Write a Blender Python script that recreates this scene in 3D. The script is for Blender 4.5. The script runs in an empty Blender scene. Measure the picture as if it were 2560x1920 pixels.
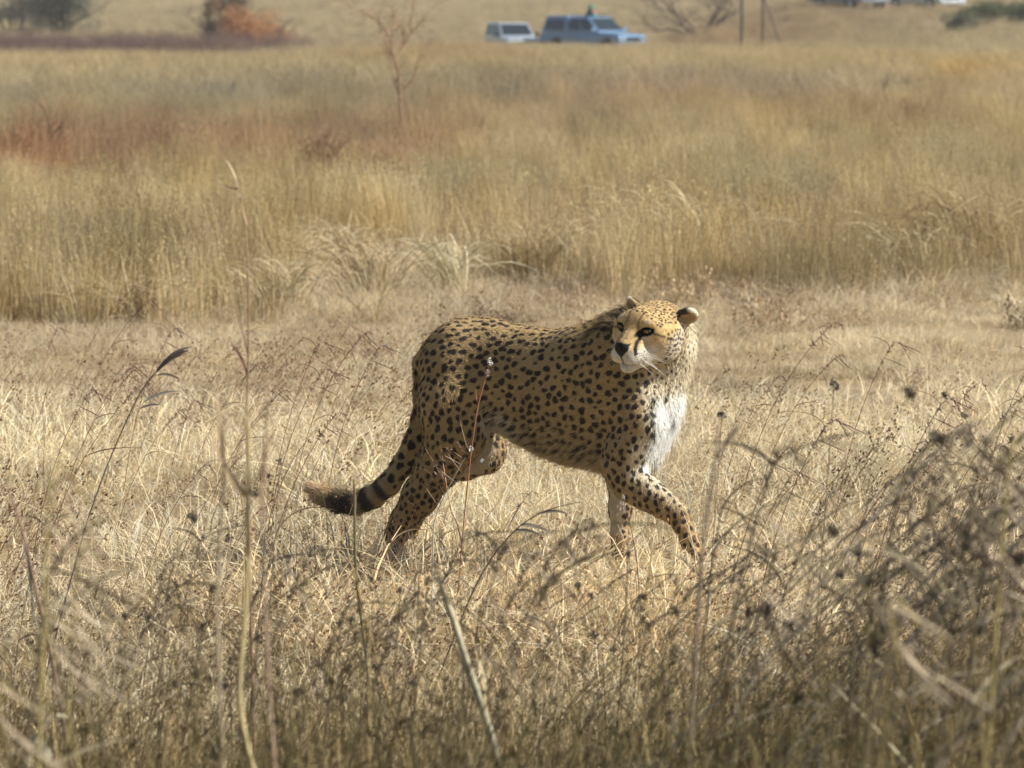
import bpy, math, random, os
import numpy as np
from mathutils import Vector, kdtree
random.seed(7)
RNG = np.random.default_rng(11)
scene = bpy.context.scene

# ------------------------------------------------------------------ camera
CAM_H = 1.75
F_PX = 9600.0                      # focal length in pixels of the 2560 px wide photograph
HORIZON = 16.0
PITCH = math.atan((960.0 - HORIZON) / F_PX)
cam_data = bpy.data.cameras.new('camera')
cam_data.sensor_width = 36.0
cam_data.lens = 36.0 * F_PX / 2560.0
cam_data.clip_start = 0.1
cam_data.clip_end = 6000.0
cam_data.dof.use_dof = True
cam_data.dof.focus_distance = 11.45
cam_data.dof.aperture_fstop = 7.8
cam = bpy.data.objects.new('camera', cam_data)
scene.collection.objects.link(cam)
cam.location = (0, 0, CAM_H)
cam.rotation_euler = (math.pi / 2 - PITCH, 0, 0)
scene.camera = cam

# ------------------------------------------------------------------ daylight
SUN_AZ = 94.0      # degrees from +Y (view direction) towards +X (right)
SUN_EL = 41.0
world = bpy.data.worlds.new('World')
scene.world = world
world.use_nodes = True
wn = world.node_tree.nodes
wl = world.node_tree.links
for n in list(wn):
    wn.remove(n)
sky = wn.new('ShaderNodeTexSky')
sky.sky_type = 'NISHITA'
sky.sun_disc = False
sky.sun_elevation = math.radians(SUN_EL)
sky.sun_rotation = math.radians(SUN_AZ)
sky.dust_density = 1.5
bgn = wn.new('ShaderNodeBackground')
bgn.inputs['Strength'].default_value = 0.056
won = wn.new('ShaderNodeOutputWorld')
wl.new(sky.outputs[0], bgn.inputs[0])
wl.new(bgn.outputs[0], won.inputs[0])
sun_data = bpy.data.lights.new('sun', 'SUN')
sun_data.energy = 5.0
sun_data.angle = math.radians(0.55)
sun_data.color = (1.0, 0.98, 0.92)
sun = bpy.data.objects.new('sun', sun_data)
scene.collection.objects.link(sun)
_e, _a = math.radians(SUN_EL), math.radians(SUN_AZ)
SUN_DIR = Vector((math.sin(_a) * math.cos(_e), math.cos(_a) * math.cos(_e), math.sin(_e)))
sun.rotation_euler = SUN_DIR.to_track_quat('Z', 'Y').to_euler()

scene.view_settings.view_transform = 'Standard'
scene.view_settings.look = 'None'
scene.view_settings.exposure = 0.60
scene.view_settings.gamma = 1.0
scene.view_settings.use_curve_mapping = False
scene.render.engine = 'CYCLES'
scene.cycles.max_bounces = 5
scene.cycles.diffuse_bounces = 3
scene.cycles.transparent_max_bounces = 8
scene.cycles.use_denoising = True
scene.cycles.volume_bounces = 0
scene.cycles_curves.shape = 'RIBBONS'

# ------------------------------------------------------------------ helpers
CP, SP = math.cos(PITCH), math.sin(PITCH)

def at(px, py, Y):
    """world point at world depth Y that the photograph shows at pixel (px, py)"""
    dx = (px - 1280.0) / F_PX
    dy = -(py - 960.0) / F_PX
    d = np.array([dx, CP + dy * SP, -SP + dy * CP])
    t = Y / d[1]
    return np.array([d[0] * t, Y, CAM_H + d[2] * t])

def project(p):
    p = np.asarray(p, float)
    x, y, z = p[..., 0], p[..., 1], p[..., 2] - CAM_H
    zc = y * CP - z * SP
    yc = y * SP + z * CP
    return np.stack([1280 + F_PX * x / zc, 960 - F_PX * yc / zc], -1)

def tag(o, label=None, cat=None, group=None, kind=None):
    if label: o['label'] = label
    if cat: o['category'] = cat
    if group: o['group'] = group
    if kind: o['kind'] = kind
    return o

def link(o, parent=None):
    scene.collection.objects.link(o)
    if parent is not None:
        o.parent = parent
    return o

def empty(name, loc=(0, 0, 0), rz=0.0):
    o = bpy.data.objects.new(name, None)
    o.location = loc
    o.rotation_euler = (0, 0, rz)
    o.empty_display_size = 0.1
    return link(o)

def mesh_np(name, verts, faces, mat=None, col=None, smooth=False, corners=4):
    """fast mesh from arrays; faces is an (n, corners) array, or a list of mixed polygons"""
    me = bpy.data.meshes.new(name)
    verts = np.asarray(verts, np.float32)
    if isinstance(faces, np.ndarray):
        nf, c = faces.shape
        me.vertices.add(len(verts))
        me.vertices.foreach_set('co', verts.ravel())
        me.loops.add(nf * c)
        me.loops.foreach_set('vertex_index', faces.astype(np.int32).ravel())
        me.polygons.add(nf)
        me.polygons.foreach_set('loop_start', np.arange(0, nf * c, c, dtype=np.int32))
        me.polygons.foreach_set('loop_total', np.full(nf, c, np.int32))
        me.update(calc_edges=True)
    else:
        me.from_pydata([tuple(map(float, v)) for v in verts], [], faces)
        me.update()
    if col is not None:
        a = me.color_attributes.new('Col', 'FLOAT_COLOR', 'POINT')
        c4 = np.ones((len(verts), 4), np.float32)
        c4[:, :3] = col
        a.data.foreach_set('color', c4.ravel())
    if smooth:
        me.polygons.foreach_set('use_smooth', np.ones(len(me.polygons), bool))
    if mat is not None:
        me.materials.append(mat)
    return me

def material(name, rough=0.8, base=(0.5, 0.5, 0.5), attr=None, spec=0.3, **kw):
    m = bpy.data.materials.new(name)
    m.use_nodes = True
    nt = m.node_tree
    b = nt.nodes['Principled BSDF']
    b.inputs['Base Color'].default_value = (*base, 1)
    b.inputs['Roughness'].default_value = rough
    b.inputs['Specular IOR Level'].default_value = spec
    for k, v in kw.items():
        b.inputs[k.replace('_', ' ')].default_value = v
    if attr:
        a = nt.nodes.new('ShaderNodeAttribute')
        a.attribute_name = attr
        nt.links.new(a.outputs['Color'], b.inputs['Base Color'])
    return m

def noise3(P, scale, seed=0):
    """cheap smooth value noise in 0..1 on an (n,3) array"""
    q = np.asarray(P, np.float64) * scale + 1000.0 + seed * 17.31
    i = np.floor(q).astype(np.int64)
    f = q - i
    f = f * f * (3 - 2 * f)
    def h(a, b, c):
        v = (a * 374761393 + b * 668265263 + c * 2147483647 + seed * 974711) & 0x7fffffff
        v = ((v ^ (v >> 13)) * 1274126177) & 0x7fffffff
        return ((v ^ (v >> 16)) & 0xffff) / 65535.0
    r = 0
    for a in (0, 1):
        for b in (0, 1):
            for c in (0, 1):
                w = (f[:, 0] if a else 1 - f[:, 0]) * (f[:, 1] if b else 1 - f[:, 1]) * (f[:, 2] if c else 1 - f[:, 2])
                r = r + w * h(i[:, 0] + a, i[:, 1] + b, i[:, 2] + c)
    return r

def sstep(x, a, b):
    t = np.clip((x - a) / (b - a), 0, 1)
    return t * t * (3 - 2 * t)
def tube_arrays(pts, radii, sides=6, cap=True):
    pts = np.asarray(pts, float); n = len(pts)
    T = np.gradient(pts, axis=0); T /= np.linalg.norm(T, axis=1, keepdims=True) + 1e-12
    ref = np.array([0, 0, 1.0]) if abs(T[0, 2]) < .9 else np.array([1.0, 0, 0])
    vs = []
    for i in range(n):
        a = np.cross(T[i], ref); a /= np.linalg.norm(a) + 1e-12
        b = np.cross(T[i], a)
        for j in range(sides):
            th = 2 * math.pi * j / sides
            vs.append(pts[i] + radii[i] * (math.cos(th) * a + math.sin(th) * b))
    fs = [[i * sides + j, i * sides + (j + 1) % sides, (i + 1) * sides + (j + 1) % sides, (i + 1) * sides + j] for i in range(n - 1) for j in range(sides)]
    return np.array(vs), np.array(fs)

def tube_mesh(name, pts, radii, mat, sides=6):
    v, f = tube_arrays(pts, radii, sides)
    return mesh_np(name, v, f, mat, smooth=True)
# ------------------------------------------------------------------ terrain
_kd = np.array([0, 60, 110, 150, 175, 190, 205, 240, 300, 400, 700, 1500.0])
_kz = np.array([0, 0, 0, -.22, -.36, -.10, .42, 1.25, 2.6, 4.8, 11, 27.0])
def ground_z(x, y):
    x = np.asarray(x, float); y = np.asarray(y, float)
    z = np.interp(y, _kd, _kz)
    z = z + 1.70 * sstep(x, 5, 14) * sstep(y, 150, 190) * (1 - sstep(y, 230, 300))
    n = noise3(np.stack([x.ravel(), y.ravel(), np.zeros(x.size)], 1), .45, 2).reshape(x.shape) - .5
    n2 = noise3(np.stack([x.ravel(), y.ravel(), np.zeros(x.size)], 1), .09, 8).reshape(x.shape) - .5
    flat = np.exp(-((x - .1) ** 2 + (y - 11.5) ** 2) / 1.2)
    return z + (.05 * n + .10 * n2 * sstep(y, 18, 30)) * (1 - flat)

def build_ground():
    ys = np.concatenate([np.linspace(-40, 4, 12), np.arange(4.3, 30, .3), np.geomspace(30, 1500, 150)])
    t = np.linspace(-1, 1, 141)
    xs = np.sign(t) * (np.abs(t) ** 2.2)
    rows = []
    for y in ys:
        wd = 12 + max(0, y) * .9 + 30
        rows.append(np.stack([xs * wd, np.full_like(xs, y)], 1))
    G = np.array(rows)
    z = ground_z(G[..., 0], np.maximum(G[..., 1], 0))
    V = np.concatenate([G, z[..., None]], -1).reshape(-1, 3)
    nx = len(xs)
    i, j = np.meshgrid(np.arange(len(ys) - 1), np.arange(nx - 1), indexing='ij')
    a = (i * nx + j).ravel()
    F = np.stack([a, a + 1, a + nx + 1, a + nx], 1)
    m = bpy.data.materials.new('soil'); m.use_nodes = True
    nt = m.node_tree; b = nt.nodes['Principled BSDF']
    b.inputs['Roughness'].default_value = .95
    tc = nt.nodes.new('ShaderNodeNewGeometry')
    n1 = nt.nodes.new('ShaderNodeTexNoise'); n1.inputs['Scale'].default_value = 3.0; n1.inputs['Detail'].default_value = 8
    n2 = nt.nodes.new('ShaderNodeTexNoise'); n2.inputs['Scale'].default_value = .12; n2.inputs['Detail'].default_value = 5
    r1 = nt.nodes.new('ShaderNodeValToRGB')
    r1.color_ramp.elements[0].position = .3; r1.color_ramp.elements[0].color = (.20, .14, .075, 1)
    r1.color_ramp.elements[1].position = .7; r1.color_ramp.elements[1].color = (.40, .31, .17, 1)
    r2 = nt.nodes.new('ShaderNodeValToRGB')
    r2.color_ramp.elements[0].position = .35; r2.color_ramp.elements[0].color = (.75, .70, .62, 1)
    r2.color_ramp.elements[1].position = .65; r2.color_ramp.elements[1].color = (1.1, 1.05, 1.0, 1)
    mx = nt.nodes.new('ShaderNodeMix'); mx.data_type = 'RGBA'; mx.blend_type = 'MULTIPLY'; mx.inputs[0].default_value = 1
    L = nt.links
    L.new(tc.outputs['Position'], n1.inputs['Vector']); L.new(tc.outputs['Position'], n2.inputs['Vector'])
    L.new(n1.outputs['Fac'], r1.inputs[0]); L.new(n2.outputs['Fac'], r2.inputs[0])
    L.new(r1.outputs[0], mx.inputs[6]); L.new(r2.outputs[0], mx.inputs[7]); L.new(mx.outputs[2], b.inputs['Base Color'])
    bp = nt.nodes.new('ShaderNodeBump'); bp.inputs['Strength'].default_value = .6; bp.inputs['Distance'].default_value = .03
    L.new(n1.outputs['Fac'], bp.inputs['Height']); L.new(bp.outputs[0], b.inputs['Normal'])
    o = bpy.data.objects.new('ground', mesh_np('ground', V, F, m, smooth=True))
    link(o); tag(o, kind='structure')
build_ground()

def build_haze():
    x0, x1, y0, y1, z0, z1 = -1500, 1500, -60, 1560, -3, 34
    V = [(x, y, z) for x in (x0, x1) for y in (y0, y1) for z in (z0, z1)]
    F = np.array([[0, 1, 3, 2], [4, 6, 7, 5], [0, 4, 5, 1], [2, 3, 7, 6], [0, 2, 6, 4], [1, 5, 7, 3]])
    m = bpy.data.materials.new('haze'); m.use_nodes = True
    nt = m.node_tree; nt.nodes.clear()
    v = nt.nodes.new('ShaderNodeVolumePrincipled'); v.inputs['Color'].default_value = (.93, .94, .95, 1)
    v.inputs['Density'].default_value = HAZE; v.inputs['Anisotropy'].default_value = .3
    o = nt.nodes.new('ShaderNodeOutputMaterial'); nt.links.new(v.outputs[0], o.inputs['Volume'])
    ob = bpy.data.objects.new('haze', mesh_np('haze', V, F, m)); link(ob); tag(ob, kind='stuff')
HAZE = .0005
build_haze()

# ------------------------------------------------------------------ grass material and blades
def foliage_mat(name, trans=.30, tinted=True, rough=.7, mul=1.0):
    m = bpy.data.materials.new(name); m.use_nodes = True
    nt = m.node_tree; nt.nodes.clear(); L = nt.links
    a = nt.nodes.new('ShaderNodeAttribute'); a.attribute_name = 'Col'
    col = a.outputs['Color']
    if tinted:
        t = nt.nodes.new('ShaderNodeAttribute'); t.attribute_name = 'tint'; t.attribute_type = 'INSTANCER'
        mx = nt.nodes.new('ShaderNodeMix'); mx.data_type = 'RGBA'; mx.blend_type = 'MULTIPLY'; mx.inputs[0].default_value = 1
        L.new(a.outputs['Color'], mx.inputs[6]); L.new(t.outputs['Color'], mx.inputs[7]); col = mx.outputs[2]
    d = nt.nodes.new('ShaderNodeBsdfPrincipled'); d.inputs['Roughness'].default_value = rough; d.inputs['Specular IOR Level'].default_value = .35
    tr = nt.nodes.new('ShaderNodeBsdfTranslucent')
    L.new(col, d.inputs['Base Color']); L.new(col, tr.inputs['Color'])
    ms = nt.nodes.new('ShaderNodeMixShader'); ms.inputs[0].default_value = trans
    L.new(d.outputs[0], ms.inputs[1]); L.new(tr.outputs[0], ms.inputs[2])
    out = nt.nodes.new('ShaderNodeOutputMaterial'); L.new(ms.outputs[0], out.inputs[0])
    return m
MAT_GRASS = foliage_mat('dry_grass', .28)
MAT_PLANT = foliage_mat('dry_plant', .20, tinted=False)

def blades(n, radius, hmin, hmax, lean, width, seg, curl, col_fn, rng, wind=(0, 0), bunch=1.0):
    """n curved ribbons as one vertex / face / colour set"""
    r = radius * np.sqrt(rng.random(n)) ** bunch; a = rng.random(n) * 2 * np.pi
    base = np.stack([r * np.cos(a), r * np.sin(a), np.full(n, -.02)], 1)
    h = rng.uniform(hmin, hmax, n)
    az = rng.random(n) * 2 * np.pi
    az = np.where(rng.random(n) < .5, a + rng.normal(0, .6, n), az)
    dirh = np.stack([np.cos(az), np.sin(az), np.zeros(n)], 1) * np.abs(rng.normal(lean, lean * .5, n))[:, None] + np.array([wind[0], wind[1], 0])
    cz = rng.normal(0, curl, (n, 2)); cz = np.concatenate([cz, np.zeros((n, 1))], 1)
    side = np.cross(dirh / (np.linalg.norm(dirh, axis=1, keepdims=True) + 1e-6), (0, 0, 1.0)) + rng.normal(0, .6, (n, 3)) * [1, 1, .2]
    side /= np.linalg.norm(side, axis=1, keepdims=True)
    w = width * rng.uniform(.6, 1.3, n)
    V = []; Cc = []
    col0 = col_fn(n, rng)
    for s in range(seg + 1):
        t = s / seg
        p = base + dirh * (h * (t ** 1.6))[:, None] + cz * (h * t * t)[:, None]
        sag = np.abs(np.linalg.norm(dirh + cz, axis=1))
        p[:, 2] += h * t * (1 - .38 * np.minimum(sag, 1.6) * t)
        ww = (w * (1 - t ** 1.5 * .85) * .5)[:, None]
        V.append(p - side * ww); V.append(p + side * ww)
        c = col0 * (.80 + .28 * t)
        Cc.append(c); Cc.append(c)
    V = np.stack(V, 1).reshape(-1, 3); Cc = np.stack(Cc, 1).reshape(-1, 3)
    k = 2 * (seg + 1)
    f = []
    for s in range(seg):
        f.append([2 * s, 2 * s + 1, 2 * s + 3, 2 * s + 2])
    F = (np.arange(n)[:, None, None] * k + np.array(f)[None]).reshape(-1, 4)
    tips = base + dirh * h[:, None] + cz * h[:, None]
    tips[:, 2] += h * (1 - .38 * np.minimum(np.linalg.norm(dirh + cz, axis=1), 1.6))
    return V, F, Cc, tips, dirh

def flecks(P, D, n_each, spread, size, col, rng, aspect=2.5):
    """small seed flecks gathered round the points P along direction D"""
    n = len(P) * n_each
    c = np.repeat(P, n_each, 0) - np.repeat(D, n_each, 0) * (rng.random(n) * spread * 2.2)[:, None] + rng.normal(0, spread * .22, (n, 3))
    u = np.repeat(D, n_each, 0) + rng.normal(0, .5, (n, 3)); u /= np.linalg.norm(u, axis=1, keepdims=True)
    v = np.cross(u, rng.normal(0, 1, (n, 3))); v /= np.linalg.norm(v, axis=1, keepdims=True) + 1e-9
    s = size * rng.uniform(.6, 1.4, n)[:, None]
    V = np.stack([c - u * s * aspect, c + v * s, c + u * s * aspect, c - v * s], 1).reshape(-1, 3)
    F = np.arange(n * 4).reshape(-1, 4)
    C = np.repeat(np.array(col)[None] * rng.uniform(.7, 1.3, (n, 1)), 4, 0)
    return V, F, C

def join(parts):
    Vs, Fs, Cs, o = [], [], [], 0
    for v, f, c in parts:
        Vs.append(v); Fs.append(f + o); Cs.append(c); o += len(v)
    return np.concatenate(Vs), np.concatenate(Fs), np.concatenate(Cs)

def colset(cols, var=.18):
    cols = np.array(cols, float)
    def fn(n, rng):
        return cols[rng.integers(0, len(cols), n)] * rng.uniform(1 - var, 1 + var, (n, 1))
    return fn

def proto(name, parts):
    v, f, c = join(parts)
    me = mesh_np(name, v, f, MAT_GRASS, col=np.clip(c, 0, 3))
    return bpy.data.objects.new(name, me)

def make_protos():
    P = {}
    rng = np.random.default_rng(21)
    one = colset([(1, 1, 1), (1.12, 1.0, .85), (.9, .92, .95), (1.2, 1.08, .92), (.8, .74, .7)], .2)
    tall = []
    for i in range(5):
        v, f, c, tp, dh = blades(85, .20, .30, .78, .20, .0055, 4, .10, one, rng, wind=(.10, 0))
        D = dh.copy(); D[:, 2] += 1; D /= np.linalg.norm(D, axis=1, keepdims=True)
        sel = rng.random(len(tp)) < .45
        fl = flecks(tp[sel], D[sel], 5, .045, .0034, (1.08, 1.03, .95), rng)
        tall.append(proto('tall_clump', [(v, f, c), fl]))
    P['tall'] = tall
    arch = []
    for i in range(4):   # low arching straw at the front of the belt
        v, f, c, tp, dh = blades(90, .14, .25, .55, .95, .0060, 6, .25, one, rng, wind=(-.12, 0))
        arch.append(proto('arching_clump', [(v, f, c)]))
    P['arch'] = arch
    mat = []
    for i in range(5):   # short trampled straw
        v, f, c, tp, dh = blades(330, .42, .035, .14, 1.0, .0045, 3, .6, one, rng, wind=(.15, 0), bunch=1)
        v2, f2, c2, t2, d2 = blades(150, .42, .05, .19, .55, .0036, 4, .4, one, rng, wind=(.35, 0))
        mat.append(proto('straw_mat', [(v, f, c), (v2, f2, c2)]))
    P['mat'] = mat
    wisp = []
    for i in range(4):   # thin wind-swept seeding stems
        v, f, c, tp, dh = blades(34, .22, .16, .42, .12, .0030, 5, .05, one, rng, wind=(.55, 0))
        D = dh.copy(); D[:, 2] += .6; D /= np.linalg.norm(D, axis=1, keepdims=True)
        fl = flecks(tp, D, 7, .028, .0026, (.75, .62, .55), rng, 2.2)
        wisp.append(proto('wispy_clump', [(v, f, c), fl]))
    P['wisp'] = wisp
    under = []
    mixc = colset([(1.1, 1.0, .75), (.75, .70, .48), (.6, .57, .48), (.85, .60, .42), (1.7, 1.5, 1.05), (.62, .60, .34), (1.3, 1.15, .8)], .3)
    for i in range(5):   # coarse standing stems and curled leaves near the viewer
        v, f, c, tp, dh = blades(70, .30, .18, .50, .22, .0045, 5, .15, mixc, rng, wind=(.22, 0))
        v2, f2, c2, t2, d2 = blades(60, .30, .08, .30, .7, .0065, 4, .6, mixc, rng, wind=(.15, 0))
        D = dh.copy(); D[:, 2] += 1; D /= np.linalg.norm(D, axis=1, keepdims=True)
        sel = rng.random(len(tp)) < .5
        fl = flecks(tp[sel], D[sel], 9, .03, .0016, (.5, .42, .30), rng, 3)
        under.append(proto('undergrowth', [(v, f, c), (v2, f2, c2), fl]))
    P['under'] = under
    leanp = []
    for i in range(5):   # wind-swept coarse stems, all leaning one way
        v, f, c, tp, dh = blades(34, .26, .30, .52, .10, .0042, 6, .04, mixc, rng, wind=(.78, 0))
        D = dh.copy(); D[:, 2] += .7; D /= np.linalg.norm(D, axis=1, keepdims=True)
        q = rng.random(len(tp)) < .6
        fl = flecks(tp[q] - D[q] * .02, D[q], 12, .035, .0014, (.6, .5, .38), rng, 5)
        v2, f2, c2, t2, d2 = blades(14, .26, .14, .34, .5, .0050, 4, .4, mixc, rng, wind=(.5, 0))
        leanp.append(proto('leaning_clump', [(v, f, c), (v2, f2, c2), fl]))
    P['lean'] = leanp
    leafy = []
    for i in range(4):   # low greyish forbs
        v, f, c, tp, dh = blades(45, .25, .10, .36, .35, .0035, 4, .3, one, rng)
        mid = tp * rng.uniform(.5, 1, (len(tp), 1))
        D = np.tile([0, 0, 1.0], (len(mid), 1))
        fl = flecks(np.repeat(mid, 2, 0), np.repeat(D, 2, 0), 8, .05, .0075, (1.1, 1.05, .95), rng, 1.6)
        leafy.append(proto('leafy_forb', [(v, f, c), fl]))
    P['leafy'] = leafy
    return P

PROTO = make_protos()

def scatter(name, kind, pos, scl, tint, label, rng, tilt=.1):
    """one ground-cover object: clumps of one kind placed at pos"""
    n = len(pos)
    me = bpy.data.meshes.new(name)
    me.vertices.add(n); me.vertices.foreach_set('co', np.asarray(pos, np.float32).ravel())
    a = me.attributes.new('rot', 'FLOAT_VECTOR', 'POINT')
    yaw = rng.uniform(-1, 1, n) * (.5 if kind in ('wisp', 'under', 'mat', 'lean') else 3.14)
    a.data.foreach_set('vector', np.stack([rng.normal(0, tilt, n), rng.normal(0, tilt, n), yaw], 1).astype(np.float32).ravel())
    a = me.attributes.new('scl', 'FLOAT_VECTOR', 'POINT')
    s = np.asarray(scl, np.float32)
    if s.ndim == 1: s = np.repeat(s[:, None], 3, 1)
    a.data.foreach_set('vector', s.ravel())
    a = me.attributes.new('idx', 'INT', 'POINT'); a.data.foreach_set('value', rng.integers(0, len(PROTO[kind]), n).astype(np.int32))
    a = me.attributes.new('tint', 'FLOAT_COLOR', 'POINT')
    c4 = np.ones((n, 4), np.float32); c4[:, :3] = np.clip(tint, 0, 1.2); a.data.foreach_set('color', c4.ravel())
    o = bpy.data.objects.new(name, me); link(o)
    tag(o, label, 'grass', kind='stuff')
    col = bpy.data.collections.get('src_' + kind)
    if col is None:
        col = bpy.data.collections.new('src_' + kind)
        for p in PROTO[kind]: col.objects.link(p)
    ng = bpy.data.node_groups.new('scatter_' + name, 'GeometryNodeTree')
    ng.interface.new_socket('Geometry', in_out='INPUT', socket_type='NodeSocketGeometry')
    ng.interface.new_socket('Geometry', in_out='OUTPUT', socket_type='NodeSocketGeometry')
    N = ng.nodes; L = ng.links
    gi = N.new('NodeGroupInput'); go = N.new('NodeGroupOutput')
    ci = N.new('GeometryNodeCollectionInfo'); ci.inputs['Collection'].default_value = col
    ci.inputs['Separate Children'].default_value = True; ci.inputs['Reset Children'].default_value = True
    ip = N.new('GeometryNodeInstanceOnPoints'); ip.inputs['Pick Instance'].default_value = True
    def attr(nm, ty):
        q = N.new('GeometryNodeInputNamedAttribute'); q.data_type = ty; q.inputs['Name'].default_value = nm
        return q.outputs['Attribute']
    L.new(gi.outputs[0], ip.inputs['Points']); L.new(ci.outputs[0], ip.inputs['Instance'])
    L.new(attr('idx', 'INT'), ip.inputs['Instance Index'])
    L.new(attr('rot', 'FLOAT_VECTOR'), ip.inputs['Rotation'])
    L.new(attr('scl', 'FLOAT_VECTOR'), ip.inputs['Scale'])
    L.new(ip.outputs[0], go.inputs[0])
    md = o.modifiers.new('scatter', 'NODES'); md.node_group = ng
    return o

def field(d0, d1, dens, rng, margin=1.10, gam=1.0):
    """random points on the ground inside the wedge that the lens sees between two depths"""
    half = 1280 / F_PX * margin
    e = 1.3
    A = half * (d1 * d1 - d0 * d0) + 2 * e * (d1 - d0)
    m = int(A * dens * 2.2)
    y = d0 + (d1 - d0) * rng.random(m)
    y = y[rng.random(m) < (half * y + e) / (half * d1 + e)][:int(A * dens)]
    n = len(y)
    x = (rng.random(n) * 2 - 1) * (half * y + e)
    return np.stack([x, y, ground_z(x, y)], 1)

# colour of the standing vegetation, as a map over the ground: (bearing px, depth m, width px, depth factor, colour, weight)
def veg_tint(P, base, patches, rng, var=.10):
    px = 1280 + F_PX * P[:, 0] / P[:, 1]
    ld = np.log(P[:, 1])
    C = np.tile(np.array(base, float), (len(P), 1))
    for cx, d, wx, wd, col, wt in patches:
        nz = noise3(np.stack([px / 130., ld * 9, np.zeros(len(P))], 1), 1.0, int(cx) % 97)
        g = np.exp(-((px - cx) / wx) ** 2 - ((ld - math.log(d)) / wd) ** 2) * wt * (.55 + .9 * nz)
        g = np.clip(g, 0, 1)
        C = C * (1 - g[:, None]) + np.array(col) * g[:, None]
    n = noise3(np.stack([P[:, 0] * 1.3, P[:, 1] * .5, np.zeros(len(P))], 1), 1, 4) - .5
    return C * (1 + .35 * n + rng.normal(0, var, len(P)))[:, None]

RUST = (.37, .23, .14); MAUVE = (.29, .22, .165); GREYG = (.29, .265, .18); GOLD = (.51, .43, .245); STRAW = (.58, .48, .29); OLIVE = (.45, .40, .225); OCHRE = (.46, .37, .195); PINK = (.42, .325, .23)
PATCH = [
 (500, 42, 560, .16, RUST, .85), (60, 38, 200, .10, (.40, .21, .11), 1.0), (330, 36, 120, .08, (.28, .16, .10), .8), (1000, 45, 220, .16, RUST, .7),
 (250, 62, 430, .20, GREYG, .9), (760, 64, 330, .18, GREYG, .8), (1300, 75, 240, .20, (.17, .17, .10), .6), (1700, 70, 500, .22, MAUVE, .65),
 (1300, 33, 900, .12, OLIVE, .5), (2100, 52, 260, .12, (.42, .26, .11), .7), (2250, 48, 90, .06, (.22, .12, .08), .9), (1450, 55, 240, .12, (.38, .25, .12), .5),
 (600, 110, 900, .22, (.42, .33, .17), .8), (2100, 115, 500, .22, (.45, .36, .17), .7), (150, 152, 480, .14, (.15, .10, .085), 1.6), (420, 165, 200, .1, (.18, .12, .09), 1.0), (1500, 60, 900, .25, (.36, .29, .185), .5), (2300, 27, 500, .14, (.40, .32, .17), .5), (850, 26, 500, .1, (.42, .35, .21), .6),
 (2450, 90, 150, .2, (.50, .34, .12), .8), (2300, 40, 400, .2, OCHRE, .6), (1500, 26, 500, .08, (.42, .31, .17), .6), (2000, 25.5, 250, .06, (.42, .29, .15), .6), (400, 27, 300, .07, (.36, .25, .12), .6), (100, 24, 300, .05, (.36, .28, .16), .6),
 (1150, 140, 200, .15, (.36, .22, .10), .6), (1900, 170, 400, .15, (.34, .23, .12), .6)]

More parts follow.
